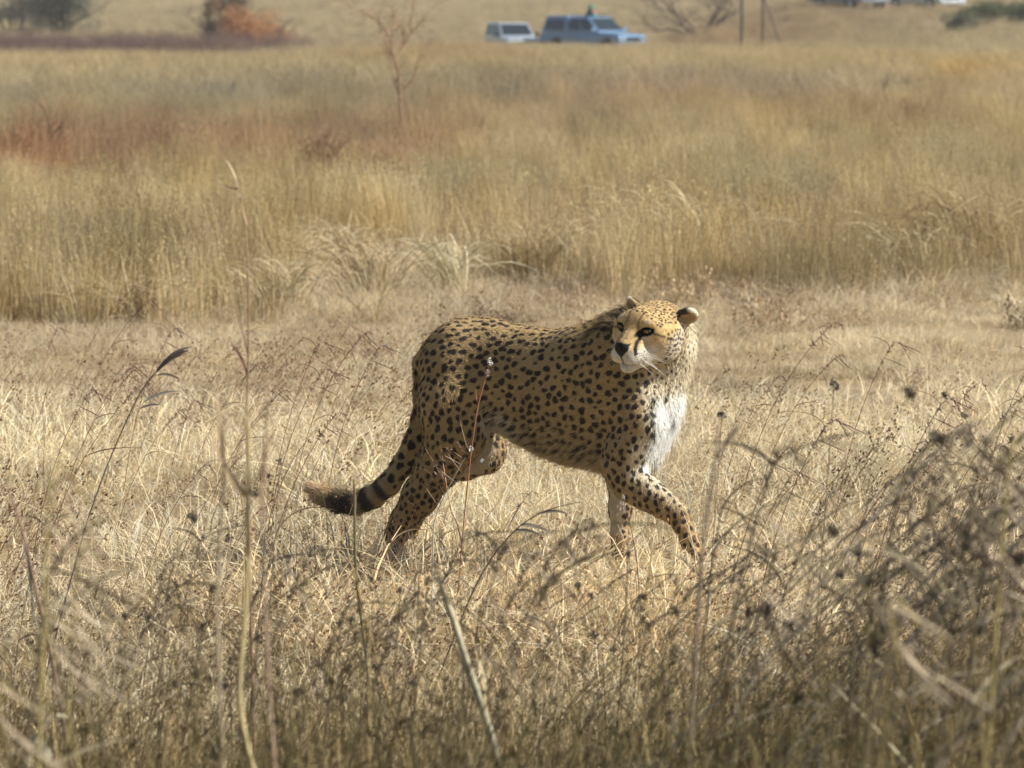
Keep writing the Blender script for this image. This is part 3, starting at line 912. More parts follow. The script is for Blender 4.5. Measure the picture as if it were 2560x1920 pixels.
def coat(V, N):
    """base coat without spots, plus region weights"""
    h = to_head(V)
    hx, hy, hz = np.abs(h[:, 0]), h[:, 1], h[:, 2]
    d_head = tag_dist(V, ('head', 'ear')); d_body = tag_dist(V, ('torso', 'neck', 'chest'))
    d_leg = tag_dist(V, ('leg',)); d_tail, t_tail, _ = seg_dist(V, TAILP); d_tail = d_tail - .034
    d_ear = tag_dist(V, ('ear',))
    w_head = sstep(d_body - d_head, -.02, .03) * (V[:, 2] > .55)
    w_leg = sstep(d_body - d_leg, .01, .05)
    w_tail = ((d_tail < .012) & (t_tail > .09) & (d_tail < np.minimum(d_leg, d_body))).astype(float)
    C = np.tile(np.array([.375, .262, .125]), (len(V), 1))
    n1 = noise3(V, 9, 3); n2 = noise3(V, 40, 5)
    n3 = noise3(V, 160, 7)
    C *= (0.80 + .22 * n1 + .12 * n2 + .16 * n3)[:, None]
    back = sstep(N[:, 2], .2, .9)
    C = mix(C, (.56, .40, .19), back * .7)  # golden back, paled further to paint in its sunlit ridge
    mane_ = sstep(V[:, 0], .16, .28) * sstep(N[:, 2], .1, .6) * (1 - w_head) * (V[:, 2] > .68)
    C = mix(C, (.13, .095, .06), mane_ * (.45 + .4 * n2))
    white = (.92, .89, .80)
    # belly and flank
    belly = sstep(-N[:, 2], .1, .75) * (1 - w_head) * (1 - w_tail) * (1 - w_leg)
    flank = sstep(.075 - np.hypot(V[:, 0] - B(1265, 1065)[0], (V[:, 2] - B(1265, 1065)[2]) * 1.5), -.03, .03) * (1 - w_leg)
    C = mix(C, (.56, .50, .40), np.clip(belly * .40 + flank * .75, 0, .9))
    # side of the ribs is paler low down
    low = sstep(.52 - V[:, 2], 0, .14) * (1 - w_head) * (1 - w_tail) * (V[:, 0] > -.1)
    C = mix(C, (.42, .33, .20), low * .35)
    # throat and chest front
    front = sstep(N[:, 0] - .35 * N[:, 1] + .25 * (n1 - .5), .36, .84) * sstep(V[:, 0], .30, .40) * sstep(V[:, 2], .30, .36)
    front = front * (1 - w_head * (hz > -.05)) * (1 - .8 * sstep(V[:, 2], .58, .68))
    C = mix(C, white, np.clip(front, 0, 1))
    cream = sstep(N[:, 0] - .3 * N[:, 1], -.05, .45) * sstep(V[:, 0], .22, .36) * sstep(V[:, 2], .26, .34) * (1 - sstep(V[:, 2], .60, .72)) * (1 - w_head)
    C = mix(C, (.70, .62, .46), np.clip(cream * .75 * (1 - front), 0, 1))
    # insides of the legs
    side = np.sign(V[:, 1]); side[side == 0] = 1
    inner = sstep(-N[:, 1] * side, .3, .8) * w_leg * sstep(V[:, 2], .12, .2)
    C = mix(C, (.62, .55, .44), inner * .8)
    shank = w_leg * (1 - inner) * sstep(.30 - V[:, 2], 0, .1)
    C = mix(C, (.50, .31, .13), shank * .5)
    ruff = sstep(V[:, 0], .37, .42) * sstep(V[:, 2], .58, .66) * (1 - w_head) * sstep(N[:, 0], -.2, .4)
    C = mix(C, (.78, .68, .50), ruff * .9)
    # tail
    C = mix(C, (.46, .34, .19), w_tail * .6)
    tb = np.zeros(len(V))
    for c0, c1 in ((.635, .675), (.715, .765), (.80, .905)):
        tb = np.maximum(tb, sstep(t_tail + .02 * (n2 - .5), c0 - .012, c0 + .012) * sstep(-t_tail, -c1 - .012, -c1 + .012))
    C = mix(C, (.045, .035, .03), tb * w_tail * .9 * (1 - .25 * (t_tail > .78) * sstep(N[:, 2], .2, .7)))
    C = mix(C, (.66, .50, .33), sstep(t_tail, .94, .97) * w_tail)
    # ---------------- head
    hd = w_head
    C = mix(C, (.60, .42, .18), hd * .95)
    C = mix(C, (.45, .30, .14), hd * sstep(.022 - hx, -.004, .010) * sstep(hy, .05, .08) * .5)
    lower = sstep(-.022 - hz - .35 * (hy - .06) * (hy < .06) + .012 * (n2 - .5), -.016, .018)
    C = mix(C, (.66, .58, .45), hd * lower * .85)
    muzz = sstep(-.028 - hz, -.006, .010) * sstep(hy, .07, .10)
    C = mix(C, (.66, .61, .52), hd * muzz)  # pale muzzle, greyed so that its shade is part of the colour
    C = mix(C, (.66, .62, .54), hd * sstep(-.060 - hz, -.004, .008) * sstep(hy, .06, .09))
    C *= (1 + hd * (.34 * (n3 - .5) + .22 * (noise3(V, 70, 9) - .5)))[:, None]
    # pale marks above and below the eye
    for cx, cy, cz, R, cc, ww in ((.038, .080, .034, .011, (.66, .54, .36), .6), (.040, .092, -.006, .014, (.72, .62, .44), .6), (.058, .070, -.020, .018, (.62, .50, .34), .4)):
        d = np.sqrt((hx - cx) ** 2 + (hy - cy) ** 2 + ((hz - cz) * 1.5) ** 2)
        C = mix(C, cc, hd * sstep(R - d, -.006, .004) * ww)
    # dark lines
    def line(pts, r, col, wgt=1.0, soft=.0014, flat='f'):
        nonlocal C
        q = np.stack([hx, hy, hz], 1)
        q, pts = (q[:, [0, 2]], [(p[0], p[2]) for p in pts]) if flat == 'f' else (q[:, [1, 2]], [(p[1], p[2]) for p in pts])
        d, t, _ = seg_dist(q, pts)
        wgt = wgt * ((hy > .060 + .032 * sstep(-hz, .014, .03)) if flat == 'f' else (hx > .040))
        C = mix(C, col, hd * sstep(r * (1.1 - .35 * np.abs(t - .3)) - d + .0012 * (n2 - .5), -soft, soft) * wgt)
    line([(.0270, .100, .008), (.0262, .110, -.006), (.0290, .122, -.020), (.0345, .118, -.036)], .0027, (.018, .013, .010))
    line([(.050, .080, .006), (.060, .062, -.006)], .0028, (.10, .055, .03), .85, flat='s')
    line([(.064, .050, -.012), (.070, .030, -.022)], .0036, (.08, .045, .025), .9, flat='s')
    line([(.072, .008, -.018), (.072, -.002, -.034)], .0034, (.10, .055, .03), .85, flat='s')
    line([(.018, .072, .050), (.016, .086, .036), (.020, .094, .020)], .0026, (.20, .12, .06), .7)
    # black eye rim, widened to paint in the shadow of the socket
    e = np.sqrt(((hx - .0360) / .0200) ** 2 + ((hz - .0105 - .16 * (hx - .0375)) / .0124) ** 2)
    C = mix(C, (.015, .011, .009), hd * sstep(1.0 - e, -.05, .16) * (hy > .055))
    # nose leather, lip line, nostrils
    nose = sstep(np.minimum((hz + .0465) * .85 - hx, np.minimum(.0205 - hx, -.0045 - hz - .20 * hx)), -.0010, .0012) * (hy > .132)
    C = mix(C, (.010, .009, .010), hd * nose)
    C = mix(C, (.02, .014, .012), hd * sstep(.0018 - hx, -.0008, .0008) * (hy > .128) * (hz < -.03) * (hz > -.064))
    C = mix(C, (.03, .02, .017), hd * sstep(.0022 - np.abs(hz + .0665 - .12 * np.clip(hx - .006, 0, 1)), -.0012, .0014) * (hy > .106) * (hx < .028) * .8)
    for k in range(4):   # whisker rows
        zz = -.034 - .0065 * k
        dots = sstep(.0016 - np.abs(hz - zz + .12 * (hx - .02)), -.0008, .0008) * sstep(.0022 - np.abs(((hy - .004 * k) % .0085) - .004), -.001, .001)
        C = mix(C, (.10, .07, .05), hd * dots * (hx > .018) * (hy > .100) * (hy < .140) * .8)
    # ears: black backs with a pale rim, cream inside
    we = sstep(d_head - d_ear + .002, -.002, .002) * hd * (d_ear < .006)
    ec = np.stack([hx - .084, hy + .046, hz - .022], 1)
    outer = sstep(ec[:, 0] * .75 + ec[:, 2] * .65, .010, .017)
    fwdn = N @ HM[1]
    C = mix(C, (.48, .34, .18), we)
    C = mix(C, (.02, .017, .015), we * np.clip((1 - sstep(fwdn, -.2, .2)) + .9 * sstep(.004 - ec[:, 0] , -.004, .004) * (ec[:, 2] > np.where(h[:, 0] > 0, .004, -.02)) * np.where(h[:, 0] > 0, 1, ec[:, 2] < .004), 0, 1) * (1 - outer))
    C = mix(C, (.72, .64, .50), we * outer)
    lab = dict(head=w_head, leg=w_leg, tail=w_tail, belly=belly, front=front, inner=inner, nose=nose * hd, h=h, ttail=t_tail, ear=we, muzz=muzz * hd, lower=lower * hd)
    return C, lab

def flow(V, N, lab):
    D = np.tile(np.array([-.93, 0, -.36]), (len(V), 1))
    up = sstep(V[:, 0], .25, .42)[:, None]
    D = D * (1 - up) + np.array([-.35, 0, -.9]) * up
    w = lab['leg'][:, None]; D = D * (1 - w) + np.array([-.15, 0, -1.0]) * w
    t = np.clip((lab['ttail'] * (len(TAILP) - 1)).astype(int), 0, len(TAILP) - 2)
    td = TAILP[t + 1] - TAILP[t]; td /= np.linalg.norm(td, axis=1, keepdims=True)
    w = lab['tail'][:, None]; D = D * (1 - w) + td * w
    w = lab['head'][:, None]
    hb = -HM[1] * .8 + HM[2] * .25
    lat = np.sign(lab['h'][:, :1]) * HM[0][None, :] * .45
    D = D * (1 - w) + (hb + lat) * w
    D = D - (D * N).sum(1, keepdims=True) * N
    return D / (np.linalg.norm(D, axis=1, keepdims=True) + 1e-9)

def paint_spots(V, N, C, lab):
    rng = np.random.default_rng(5)
    n = len(V)
    h = lab['h']; hz, hy, hx = h[:, 2], h[:, 1], np.abs(h[:, 0])
    ar = np.zeros(n)            # spacing per vertex
    body = (lab['head'] < .35)
    ar[body] = .0232
    ar = np.where(body & (N[:, 2] > .55) & (lab['leg'] < .5), .0212, ar)
    ar = np.where(lab['leg'] > .6, .0225, ar)
    ar = np.where((lab['leg'] > .6) & (V[:, 2] < .22), .0165, ar)
    ar = np.where((V[:, 0] > .33) & body, .0205, ar)
    ar = np.where((V[:, 0] > .40) & body & (V[:, 2] > .60), .0145, ar)
    ar = np.where((lab['belly'] > .96) | (lab['inner'] > .6), 0, ar)
    ar = np.where(lab['front'] > .80, 0, ar)
    fl = np.hypot(V[:, 0] - B(1260, 1080)[0], (V[:, 2] - B(1260, 1080)[2]) * 1.4) < .055
    ar = np.where(fl & (lab['leg'] < .5), 0, ar)
    ar = np.where(lab['tail'] > .5, .030, ar)
    ar = np.where((lab['tail'] > .5) & (lab['ttail'] > .60), 0, ar)
    head = lab['head'] >= .35
    ar = np.where(head & (hz > .018) & (hy < .070), .0100, ar)
    ar = np.where(head & (hz > .010) & (hy < .0) & (hx > .05), .011, ar)
    ar = np.where(head & (hz <= .0) & (hy < .055) & (hz > -.10) & (hx > .035), .0135, ar)
    ar = np.where(lab['ear'] > .3, 0, ar)
    idx = np.where(ar > 0)[0]
    idx = rng.permutation(idx)[:90000]
    cell = .03
    grid = {}
    spots = []
    for i in idx:
        p = V[i]; a = ar[i] * rng.uniform(.90, 1.12)
        c = (int(p[0] // cell), int(p[1] // cell), int(p[2] // cell))
        ok = True
        for dx in (-1, 0, 1):
            for dy in (-1, 0, 1):
                for dz in (-1, 0, 1):
                    for q, b in grid.get((c[0] + dx, c[1] + dy, c[2] + dz), ()):
                        if (p[0] - q[0]) ** 2 + (p[1] - q[1]) ** 2 + (p[2] - q[2]) ** 2 < ((a + b) * .5) ** 2:
                            ok = False; break
                    if not ok: break
                if not ok: break
            if not ok: break
        if ok:
            grid.setdefault(c, []).append((p, a)); spots.append((i, a))
    FL = flow(V, N, lab)
    vc = .025
    key = np.floor(V / vc).astype(int) + 200
    kk = key[:, 0] * 1000000 + key[:, 1] * 1000 + key[:, 2]
    order = np.argsort(kk); sk = kk[order]
    uk, st = np.unique(sk, return_index=True)
    en = np.append(st[1:], len(sk))
    cells = {int(k): order[a:b] for k, a, b in zip(uk, st, en)}
    dark = np.zeros(n)
    for i, a in spots:
        ishead = lab['head'][i] >= .35
        r = a * (.42 if ishead else rng.uniform(.36, .47))
        if not ishead and rng.random() < .12: r *= .55
        if a < .017 and not ishead and V[i, 2] > .55: r *= .72
        el = rng.uniform(1.0, 1.25)
        if N[i, 2] > .5 and not ishead: el = rng.uniform(1.15, 1.45); r *= .94
        kx = key[i]
        vs = [cells.get(int((kx[0] + x) * 1000000 + (kx[1] + y) * 1000 + kx[2] + z)) for x in (-1, 0, 1) for y in (-1, 0, 1) for z in (-1, 0, 1)]
        vs = np.concatenate([v for v in vs if v is not None])
        d = V[vs] - V[i]
        t = FL[i] + np.cross(N[i], FL[i]) * rng.normal(0, .25); b = np.cross(N[i], t)
        dt, db = d @ t, d @ b
        ang = np.arctan2(db, dt)
        ph = rng.uniform(0, 6.28, 2)
        rr = r * (1 + .13 * np.sin(2 * ang + ph[0]) + .10 * np.sin(3 * ang + ph[1]))
        q = np.sqrt((dt / el) ** 2 + (db * math.sqrt(el)) ** 2)
        soft = .0022 if not ishead else .0014
        w = sstep(rr - q, -soft, soft) * (N[vs] @ N[i] > .1)
        w *= .85 if (ishead and h[i, 2] < 0) else .96
        dark[vs] = np.maximum(dark[vs], w)
    ink = np.array([.028, .020, .017])
    return C * (1 - dark[:, None]) + ink * dark[:, None], dark, FL

def build_cheetah():
    root = empty('cheetah', tuple(BO))
    tag(root, 'spotted cheetah striding right through dry grass, looking back over its shoulder', 'cheetah')
    V, F = build_cheetah_mesh()
    N = vert_normals(V, F)
    f_out = sdf(V + N * .01).mean()
    if f_out < 0:
        N = -N; F = F[:, ::-1]
    C, lab = coat(V, N)
    C, dark, FL = paint_spots(V, N, C, lab)
    W = to_world(V) - BO
    m = material('coat', rough=.75, attr='Col', spec=.25)
    m.node_tree.nodes['Principled BSDF'].inputs['Sheen Weight'].default_value = .15
    me = mesh_np('body', W, F, m, col=C, smooth=True)
    body = bpy.data.objects.new('body', me); link(body, root)
    # ---- fur strands
    rng = np.random.default_rng(3)
    R3w = np.array([BF, BR, UP])
    n = 170000
    a, b_, c = V[F[:, 0]], V[F[:, 1]], V[F[:, 2]]
    area = np.linalg.norm(np.cross(b_ - a, c - a), axis=1)
    dens = area * (1 + 1.2 * (lab['head'][F[:, 0]] > .3))
    fi = rng.choice(len(F), n, p=dens / dens.sum())
    w = rng.dirichlet((1, 1, 1, 1), n)
    P = (V[F[fi]] * w[:, :, None]).sum(1)
    vi = F[fi, 0]
    Nn, Fl = N[vi], FL[vi]
    L = np.full(n, .0066)
    L += .016 * lab['belly'][vi] + .010 * lab['front'][vi] + .006 * lab['tail'][vi]
    L += .006 * sstep(lab['ttail'][vi], .8, 1) * lab['tail'][vi]
    mane = sstep(V[vi, 0], .12, .25) * sstep(N[vi, 2], .25, .7) * (lab['head'][vi] < .3) * (V[vi, 2] > .68)
    L += .018 * mane
    brisket = (V[vi, 2] < .42) * sstep(V[vi, 0], .15, .3) * (lab['leg'][vi] < .5)
    L += .012 * brisket
    hd = lab['head'][vi]
    L = np.where(hd > .3, .0036 + .0035 * sstep(-.0 - lab['h'][vi, 2], 0, .05) * (lab['h'][vi, 1] < .06), L)
    L = np.where(lab['leg'][vi] > .5, np.where(V[vi, 2] < .2, .005, .007), L)
    L *= rng.uniform(.6, 1.25, n) * np.where((rng.random(n) < .07) & (hd < .3), 2.0, 1.0)
    eye = np.minimum(np.linalg.norm(lab['h'][vi] - (.0375, .092, .012), axis=1), np.linalg.norm(lab['h'][vi] - (-.0375, .092, .012), axis=1)) < .015
    keep = (lab['nose'][vi] < .3) & ~eye
    P, Nn, Fl, L, vi = P[keep], Nn[keep], Fl[keep], L[keep], vi[keep]
    n = len(P)
    lift = rng.uniform(.18, .45, n)[:, None] + (.25 * lab['tail'][vi] + .3 * sstep(L, .012, .03))[:, None]
    J = rng.normal(0, .16, (n, 3))
    D0 = Fl + Nn * lift * 1.5 + J; D0 /= np.linalg.norm(D0, axis=1, keepdims=True)
    D1 = Fl + Nn * lift * .3 + J; D1[:, 2] -= .25; D1 /= np.linalg.norm(D1, axis=1, keepdims=True)
    pts = np.stack([P - Nn * .0008, P + D0 * L[:, None] * .5, P + D0 * L[:, None] * .5 + D1 * L[:, None] * .5], 1)
    pts = (pts @ R3w)
    cu = bpy.data.hair_curves.new('fur')
    cu.add_curves([3] * n)
    cu.attributes['position'].data.foreach_set('vector', pts.astype(np.float32).ravel())
    rad = cu.attributes.get('radius') or cu.attributes.new('radius', 'FLOAT', 'POINT')
    rr = np.tile(np.array([.00065, .0005, .0001], np.float32), n)
    rad.data.foreach_set('value', rr)
    ca = cu.attributes.new('Col', 'FLOAT_COLOR', 'CURVE')
    cc = np.ones((n, 4), np.float32)
    cc[:, :3] = np.clip(C[vi] * rng.uniform(.82, 1.25, n)[:, None] * 1.08, 0, .9)
    ca.data.foreach_set('color', cc.ravel())
    mf = material('fur', rough=.7, attr='Col', spec=.3)
    cu.materials.append(mf)
    fo = bpy.data.objects.new('fur', cu); link(fo, root); tag(fo, kind='stuff')
    # ---- eyes
    me_ = material('eye', rough=.08, attr='Col', spec=.6)
    for s in (-1, 1):
        r = .0116 * HS
        cen = H(s * .0368, .0815, .0118)
        nu, nv = 24, 16
        vs, cs = [], []
        gaze = HM[1] + HM[0] * s * .05
        gaze = gaze / np.linalg.norm(gaze)
        for i in range(nv + 1):
            for j in range(nu):
                th, ph = math.pi * i / nv, 2 * math.pi * j / nu
                d = math.cos(th) * HM[1] + math.sin(th) * (math.cos(ph) * HM[0] + math.sin(ph) * HM[2])
                vs.append(cen + r * (d - (d @ HM[2]) * .42 * HM[2]))
                a_ = math.acos(max(-1, min(1, d @ gaze)))
                cs.append((.004, .004, .004) if a_ < .22 else ((.26, .15, .045) if a_ < .66 else (.02, .014, .01)))
        fs = np.array([[i * nu + j, i * nu + (j + 1) % nu, (i + 1) * nu + (j + 1) % nu, (i + 1) * nu + j] for i in range(nv) for j in range(nu)])
        Wv = to_world(np.array(vs)) - BO
        link(bpy.data.objects.new('eye', mesh_np('eye', Wv, fs, me_, col=np.array(cs), smooth=True)), root)
        # upper lid: a shell wedge that gives the eye its almond shape
        # whiskers
        wm = bpy.data.materials.get('whisker') or material('whisker', rough=.4, base=(.85, .82, .74))
        for k in range(7):
            p0 = H(s * (.031 + .002 * (k % 2)), .118 - .005 * (k % 3), -.036 - .0045 * k)
            out = HM[0] * s * .85 - HM[1] * (.45 + .05 * k) + HM[2] * (.10 - .13 * k)
            out /= np.linalg.norm(out)
            Lw = .055 + .012 * (k % 3)
            pl = []
            for q in range(7):
                t = q / 6
                pl.append(p0 + out * Lw * t + np.array([0, 0, -1.0]) * .016 * t * t)
            link(bpy.data.objects.new('whisker', tube_mesh('whisker', to_world(np.array(pl)) - BO, [.0009 * (1 - .7 * q / 6) for q in range(7)], wm, 5)), root)
    return root

build_cheetah()
# ------------------------------------------------------------------ shrubs, sapling, posts
def mat_plain(name, col, rough=.85, **kw):
    return bpy.data.materials.get(name) or material(name, rough=rough, base=col, **kw)

def leaf_cloud(centres, radii, n, size, cols, rng, up=.3):
    """many small leaf-sized quads spread through ellipsoidal lobes"""
    k = rng.integers(0, len(centres), n)
    d = rng.normal(0, 1, (n, 3)); d /= np.linalg.norm(d, axis=1, keepdims=True)
    r = rng.random(n) ** .45
    c = np.array(centres)[k] + d * (np.array(radii)[k] * r[:, None])
    u = d + rng.normal(0, .8, (n, 3)); u[:, 2] += up; u /= np.linalg.norm(u, axis=1, keepdims=True)
    v = np.cross(u, rng.normal(0, 1, (n, 3))); v /= np.linalg.norm(v, axis=1, keepdims=True)
    s = size * rng.uniform(.5, 1.4, n)[:, None]
    V = np.stack([c - u * s, c + v * s * .5, c + u * s, c - v * s * .5], 1).reshape(-1, 3)
    F = np.arange(n * 4).reshape(-1, 4)
    cc = np.array(cols)[rng.integers(0, len(cols), n)] * rng.uniform(.7, 1.3, (n, 1))
    return V, F, np.repeat(cc, 4, 0)

def twigs(n, rng, base_r, height, spread, thick, depth=2, z0=0):
    """branching bare twigs as one tube mesh"""
    out = []
    def grow(p, d, L, r, lev):
        pts = [p]; q = p.copy(); dd = d.copy()
        for i in range(5):
            dd = dd + rng.normal(0, .16, 3); dd[2] += .03; dd /= np.linalg.norm(dd)
            q = q + dd * L / 5; pts.append(q)
        v, f = tube_arrays(pts, list(np.linspace(r, r * .45, 6)), 4)
        out.append((v, f, np.ones((len(v), 3))))
        if lev < depth:
            for i in range(rng.integers(2, 5)):
                j = rng.integers(2, 6)
                nd = dd + rng.normal(0, .75, 3); nd[2] = abs(nd[2]) * .7 + .1; nd /= np.linalg.norm(nd)
                grow(pts[j], nd, L * rng.uniform(.45, .7), r * .5, lev + 1)
    for i in range(n):
        a = rng.uniform(0, 6.28)
        d = np.array([math.cos(a) * spread, math.sin(a) * spread, 1.0]) ; d /= np.linalg.norm(d)
        grow(np.array([math.cos(a) * base_r * rng.random(), math.sin(a) * base_r * rng.random(), z0]), d, height * rng.uniform(.7, 1.05), thick, 0)
    return join(out)

def part(name, arr, mat, parent, col=True, smooth=False):
    v, f = arr[0], arr[1]
    me = mesh_np(name, v, f, mat, col=(np.clip(arr[2], 0, 1) if col and len(arr) > 2 else None), smooth=smooth)
    o = bpy.data.objects.new(name, me); link(o, parent)
    return o

def shrub(name, px, Y, w, h, n, size, leafcol, stemcol, label, cat='bush', group=None, lobes=13, seed=1, bare=False, wispy=False):
    rng = np.random.default_rng(seed)
    x = (px - 1280) / F_PX * Y
    z = float(ground_z(x, Y))
    root = empty(name, (x, Y, z - .03)); tag(root, label, cat, group)
    tv = twigs(5 if not bare else 9, rng, w * .12, h * (.62 if not bare else .7), .55 if not bare else 1.3, .018 * h, 2)
    part('stem', (tv[0], tv[1], np.tile(np.array(stemcol), (len(tv[0]), 1))), MAT_PLANT, root)
    if not bare:
        cs, rs = [], []
        for i in range(lobes):
            a = rng.uniform(0, 6.28); rr = w * .40 * math.sqrt(rng.random())
            cs.append((rr * math.cos(a), rr * math.sin(a), h * rng.uniform(.22, .80)))
            s = rng.uniform(.7, 1.25)
            q_ = (13 / lobes) ** .4
            rs.append((w * .19 * s * q_, w * .19 * s * q_, h * .22 * s * q_))
        if wispy:
            v, f, c, tp, dh = blades(n, w * .38, h * .45, h * 1.1, .28, size * .30, 4, .12, colset(leafcol, .25), rng)
            lc = leaf_cloud(tp[rng.permutation(len(tp))[:60]] * [1, 1, .85], np.full((60, 3), h * .10), n, size * .45, leafcol, rng, 1.2)
            part('foliage', join([(v, f, c), lc]), MAT_PLANT, root)
        else:
            part('foliage', leaf_cloud(cs, rs, n, size, leafcol, rng), MAT_PLANT, root)
    return root

DG = [(.09, .10, .065), (.13, .135, .09), (.17, .165, .11), (.22, .20, .13)]
GG = [(.18, .175, .125), (.23, .215, .155), (.28, .25, .175), (.15, .145, .11)]
RU = [(.30, .155, .08), (.36, .20, .10), (.24, .13, .08), (.40, .27, .15)]
GR = [(.07, .09, .03), (.12, .14, .045), (.17, .18, .06), (.05, .065, .025)]
ST = (.09, .065, .05)
shrub('bush', 165, 196, 4.8, 3.8, 12000, .06, DG, ST, 'large dark green bush at the top left beyond the dark grass strip', seed=31)
shrub('bush', 45, 200, 5.0, 3.2, 9000, .06, GG, ST, 'grey green bush cut by the top left corner beside the darker bush', seed=32)
shrub('bush', 560, 176, 2.6, 3.2, 5200, .055, [(.40, .20, .09), (.30, .16, .08), (.16, .15, .09), (.20, .18, .11)], ST, 'rust and dark green bush left half of the pair near the top', seed=33, lobes=22)
shrub('bush', 640, 172, 4.2, 2.5, 8500, .05, [(.52, .25, .09), (.50, .28, .12), (.40, .19, .08)], ST, 'bright rust orange bush right half of the pair near the top', seed=34, lobes=24)
shrub('bush', 2500, 176, 4.6, 1.6, 8000, .05, GR, ST, 'low bright green bush at the top right corner', seed=35, lobes=16)
shrub('bush', 2400, 168, 1.8, 1.2, 2600, .045, GR + GG, ST, 'small green bush against the left side of the larger green bush', seed=36)
shrub('thorn_bush', 1745, 181, 4.6, 3.4, 0, .05, RU, (.12, .075, .05), 'leafless brown thorn bush between the pickup and the fence posts', seed=37, bare=True)
for i, (px, Y, w, h, col, lab) in enumerate([
    (355, 37.2, .95, .95, [(.15, .06, .035), (.22, .10, .055), (.28, .15, .09)], 'dark maroon shrub in the red grass near the left edge'),
    (55, 38, 1.3, 1.05, RU, 'orange red shrub at the left edge of the picture'),
    (800, 37.5, .22, .80, [(.20, .09, .05), (.26, .15, .09)], 'narrow brown shrublet in the red grass left of the sapling'),
    (2275, 48, .4, .85, [(.17, .09, .06), (.25, .15, .09)], 'small dark brown shrub in the golden grass at the upper right'),
    (2240, 66, 1.2, .9, [(.20, .19, .09), (.26, .20, .12), (.15, .12, .07)], 'olive brown shrub below the green corner bush'),
    (1290, 64, 1.2, .72, GG + [(.16, .19, .09)], 'low dull green shrub in the grass below the pickup'),
    (1700, 92, 1.0, .6, GG, 'dull grey green shrub below the thorn bush'),
    (560, 66, 1.5, .85, GG, 'grey green shrub in the middle of the left grass'),
    (240, 60, 1.9, .75, GG, 'wide grey green shrub towards the left edge'),
    (980, 58, .9, .8, [(.20, .17, .12), (.27, .22, .15)], 'pale brown shrub just left of the sapling trunk')]):
    shrub('shrub', px, Y, w * .9, h * .8, 420, .03 if Y < 70 else .04, col, ST, lab, cat='shrub', seed=50 + i, lobes=5, wispy=True)

# slender bare sapling
def sapling():
    rng = np.random.default_rng(8)
    Y = 45.5
    b = at(1002, 300, Y); b[2] = float(ground_z(b[0], Y)) - .02
    root = empty('sapling', tuple(b)); tag(root, 'slender reddish bare sapling standing in the grass left of the vehicles', 'sapling')
    def W(px, py): return at(px, py, Y) - b
    trunk = [np.zeros(3), W(1003, 290), W(1000, 235), W(997, 190), W(990, 150)]
    v, f = tube_arrays(trunk, [.022, .018, .015, .013, .010], 6)
    bark = np.array([.40, .25, .16])
    part('trunk', (v, f, np.tile(bark, (len(v), 1))), MAT_PLANT, root)
    arms = [[(990, 150), (978, 105), (960, 62), (925, 38), (872, 14), (840, -6)], [(990, 150), (1008, 118), (1016, 98), (1040, 70), (1070, 40), (1088, 10)],
            [(997, 190), (984, 150), (968, 118), (955, 85), (940, 50)], [(978, 105), (985, 70), (982, 30), (975, -10)], [(1008, 118), (1010, 80), (1030, 40), (1035, 0)],
            [(1003, 250), (985, 200), (975, 150), (950, 110)], [(1000, 235), (1030, 200), (1050, 150), (1060, 120)]]
    for a in arms:
        pts = [W(*q) + np.array([0, rng.normal(0, .05), 0]) for q in a]
        out = [tube_arrays(pts, list(np.linspace(.009, .003, len(pts))), 5)]
        for i in range(1, len(pts)):
            for k in range(4):
                d = pts[i] - pts[i - 1]; d /= np.linalg.norm(d)
                d = d + rng.normal(0, .6, 3); d[2] += .2; d /= np.linalg.norm(d)
                st = pts[i - 1] + (pts[i] - pts[i - 1]) * rng.random()
                L = rng.uniform(.12, .32)
                m = st + d * L * .5 + rng.normal(0, .02, 3)
                out.append(tube_arrays([st, m, m + (d + rng.normal(0, .3, 3)) * L * .5], [.004, .003, .0018], 4))
        arr = join([(v, f, np.tile(bark * 1.15, (len(v), 1))) for v, f in out])
        part('branch', arr, MAT_PLANT, root)
    part('foliage', leaf_cloud([W(955, 60), W(1035, 60), W(985, 20), W(880, 25)], [(.28, .2, .22)] * 4, 420, .014, [(.34, .22, .12), (.42, .30, .16)], rng), MAT_PLANT, root)
sapling()

# posts beyond the thorn bush
def post(px, top, bot, Y, r, label):
    b = at(px, bot, Y); t = at(px + 2, top, Y)
    b[2] = min(b[2], float(ground_z(b[0], Y))) - .05
    v, f = tube_arrays([b - b, (t - b) * .5 + [.01, 0, 0], t - b], [r, r * .95, r * .9], 8)
    n = len(v) - 8
    f = list(map(list, f)) + [list(range(n, n + 8))]
    me = mesh_np('fence_post', v, f, mat_plain('old_wood', (.085, .07, .055)))
    o = bpy.data.objects.new('fence_post', me); o.location = b; link(o)
    tag(o, label, 'post', 'posts at the far side of the grass')
    return b, t
post(1853, -60, 66, 152, .055, 'tallest dark wooden post, left one of the pair at the top')
post(1906, -50, 36, 158, .05, 'thinner dark wooden post just right of the tallest one')
def pole():
    a, b = at(1910, -6, 158), at(1958, 60, 156)
    b[2] = float(ground_z(b[0], 156)) - .05
    v, f = tube_arrays([a - b, (a - b) * .5 + [.02, 0, .03], np.zeros(3)], [.035, .035, .03], 6)
    o = bpy.data.objects.new('leaning_pole', mesh_np('leaning_pole', v, f, mat_plain('old_wood', (.085, .07, .055)))); o.location = b; link(o)
    tag(o, 'thin wooden pole leaning against the second post', 'pole')
pole()
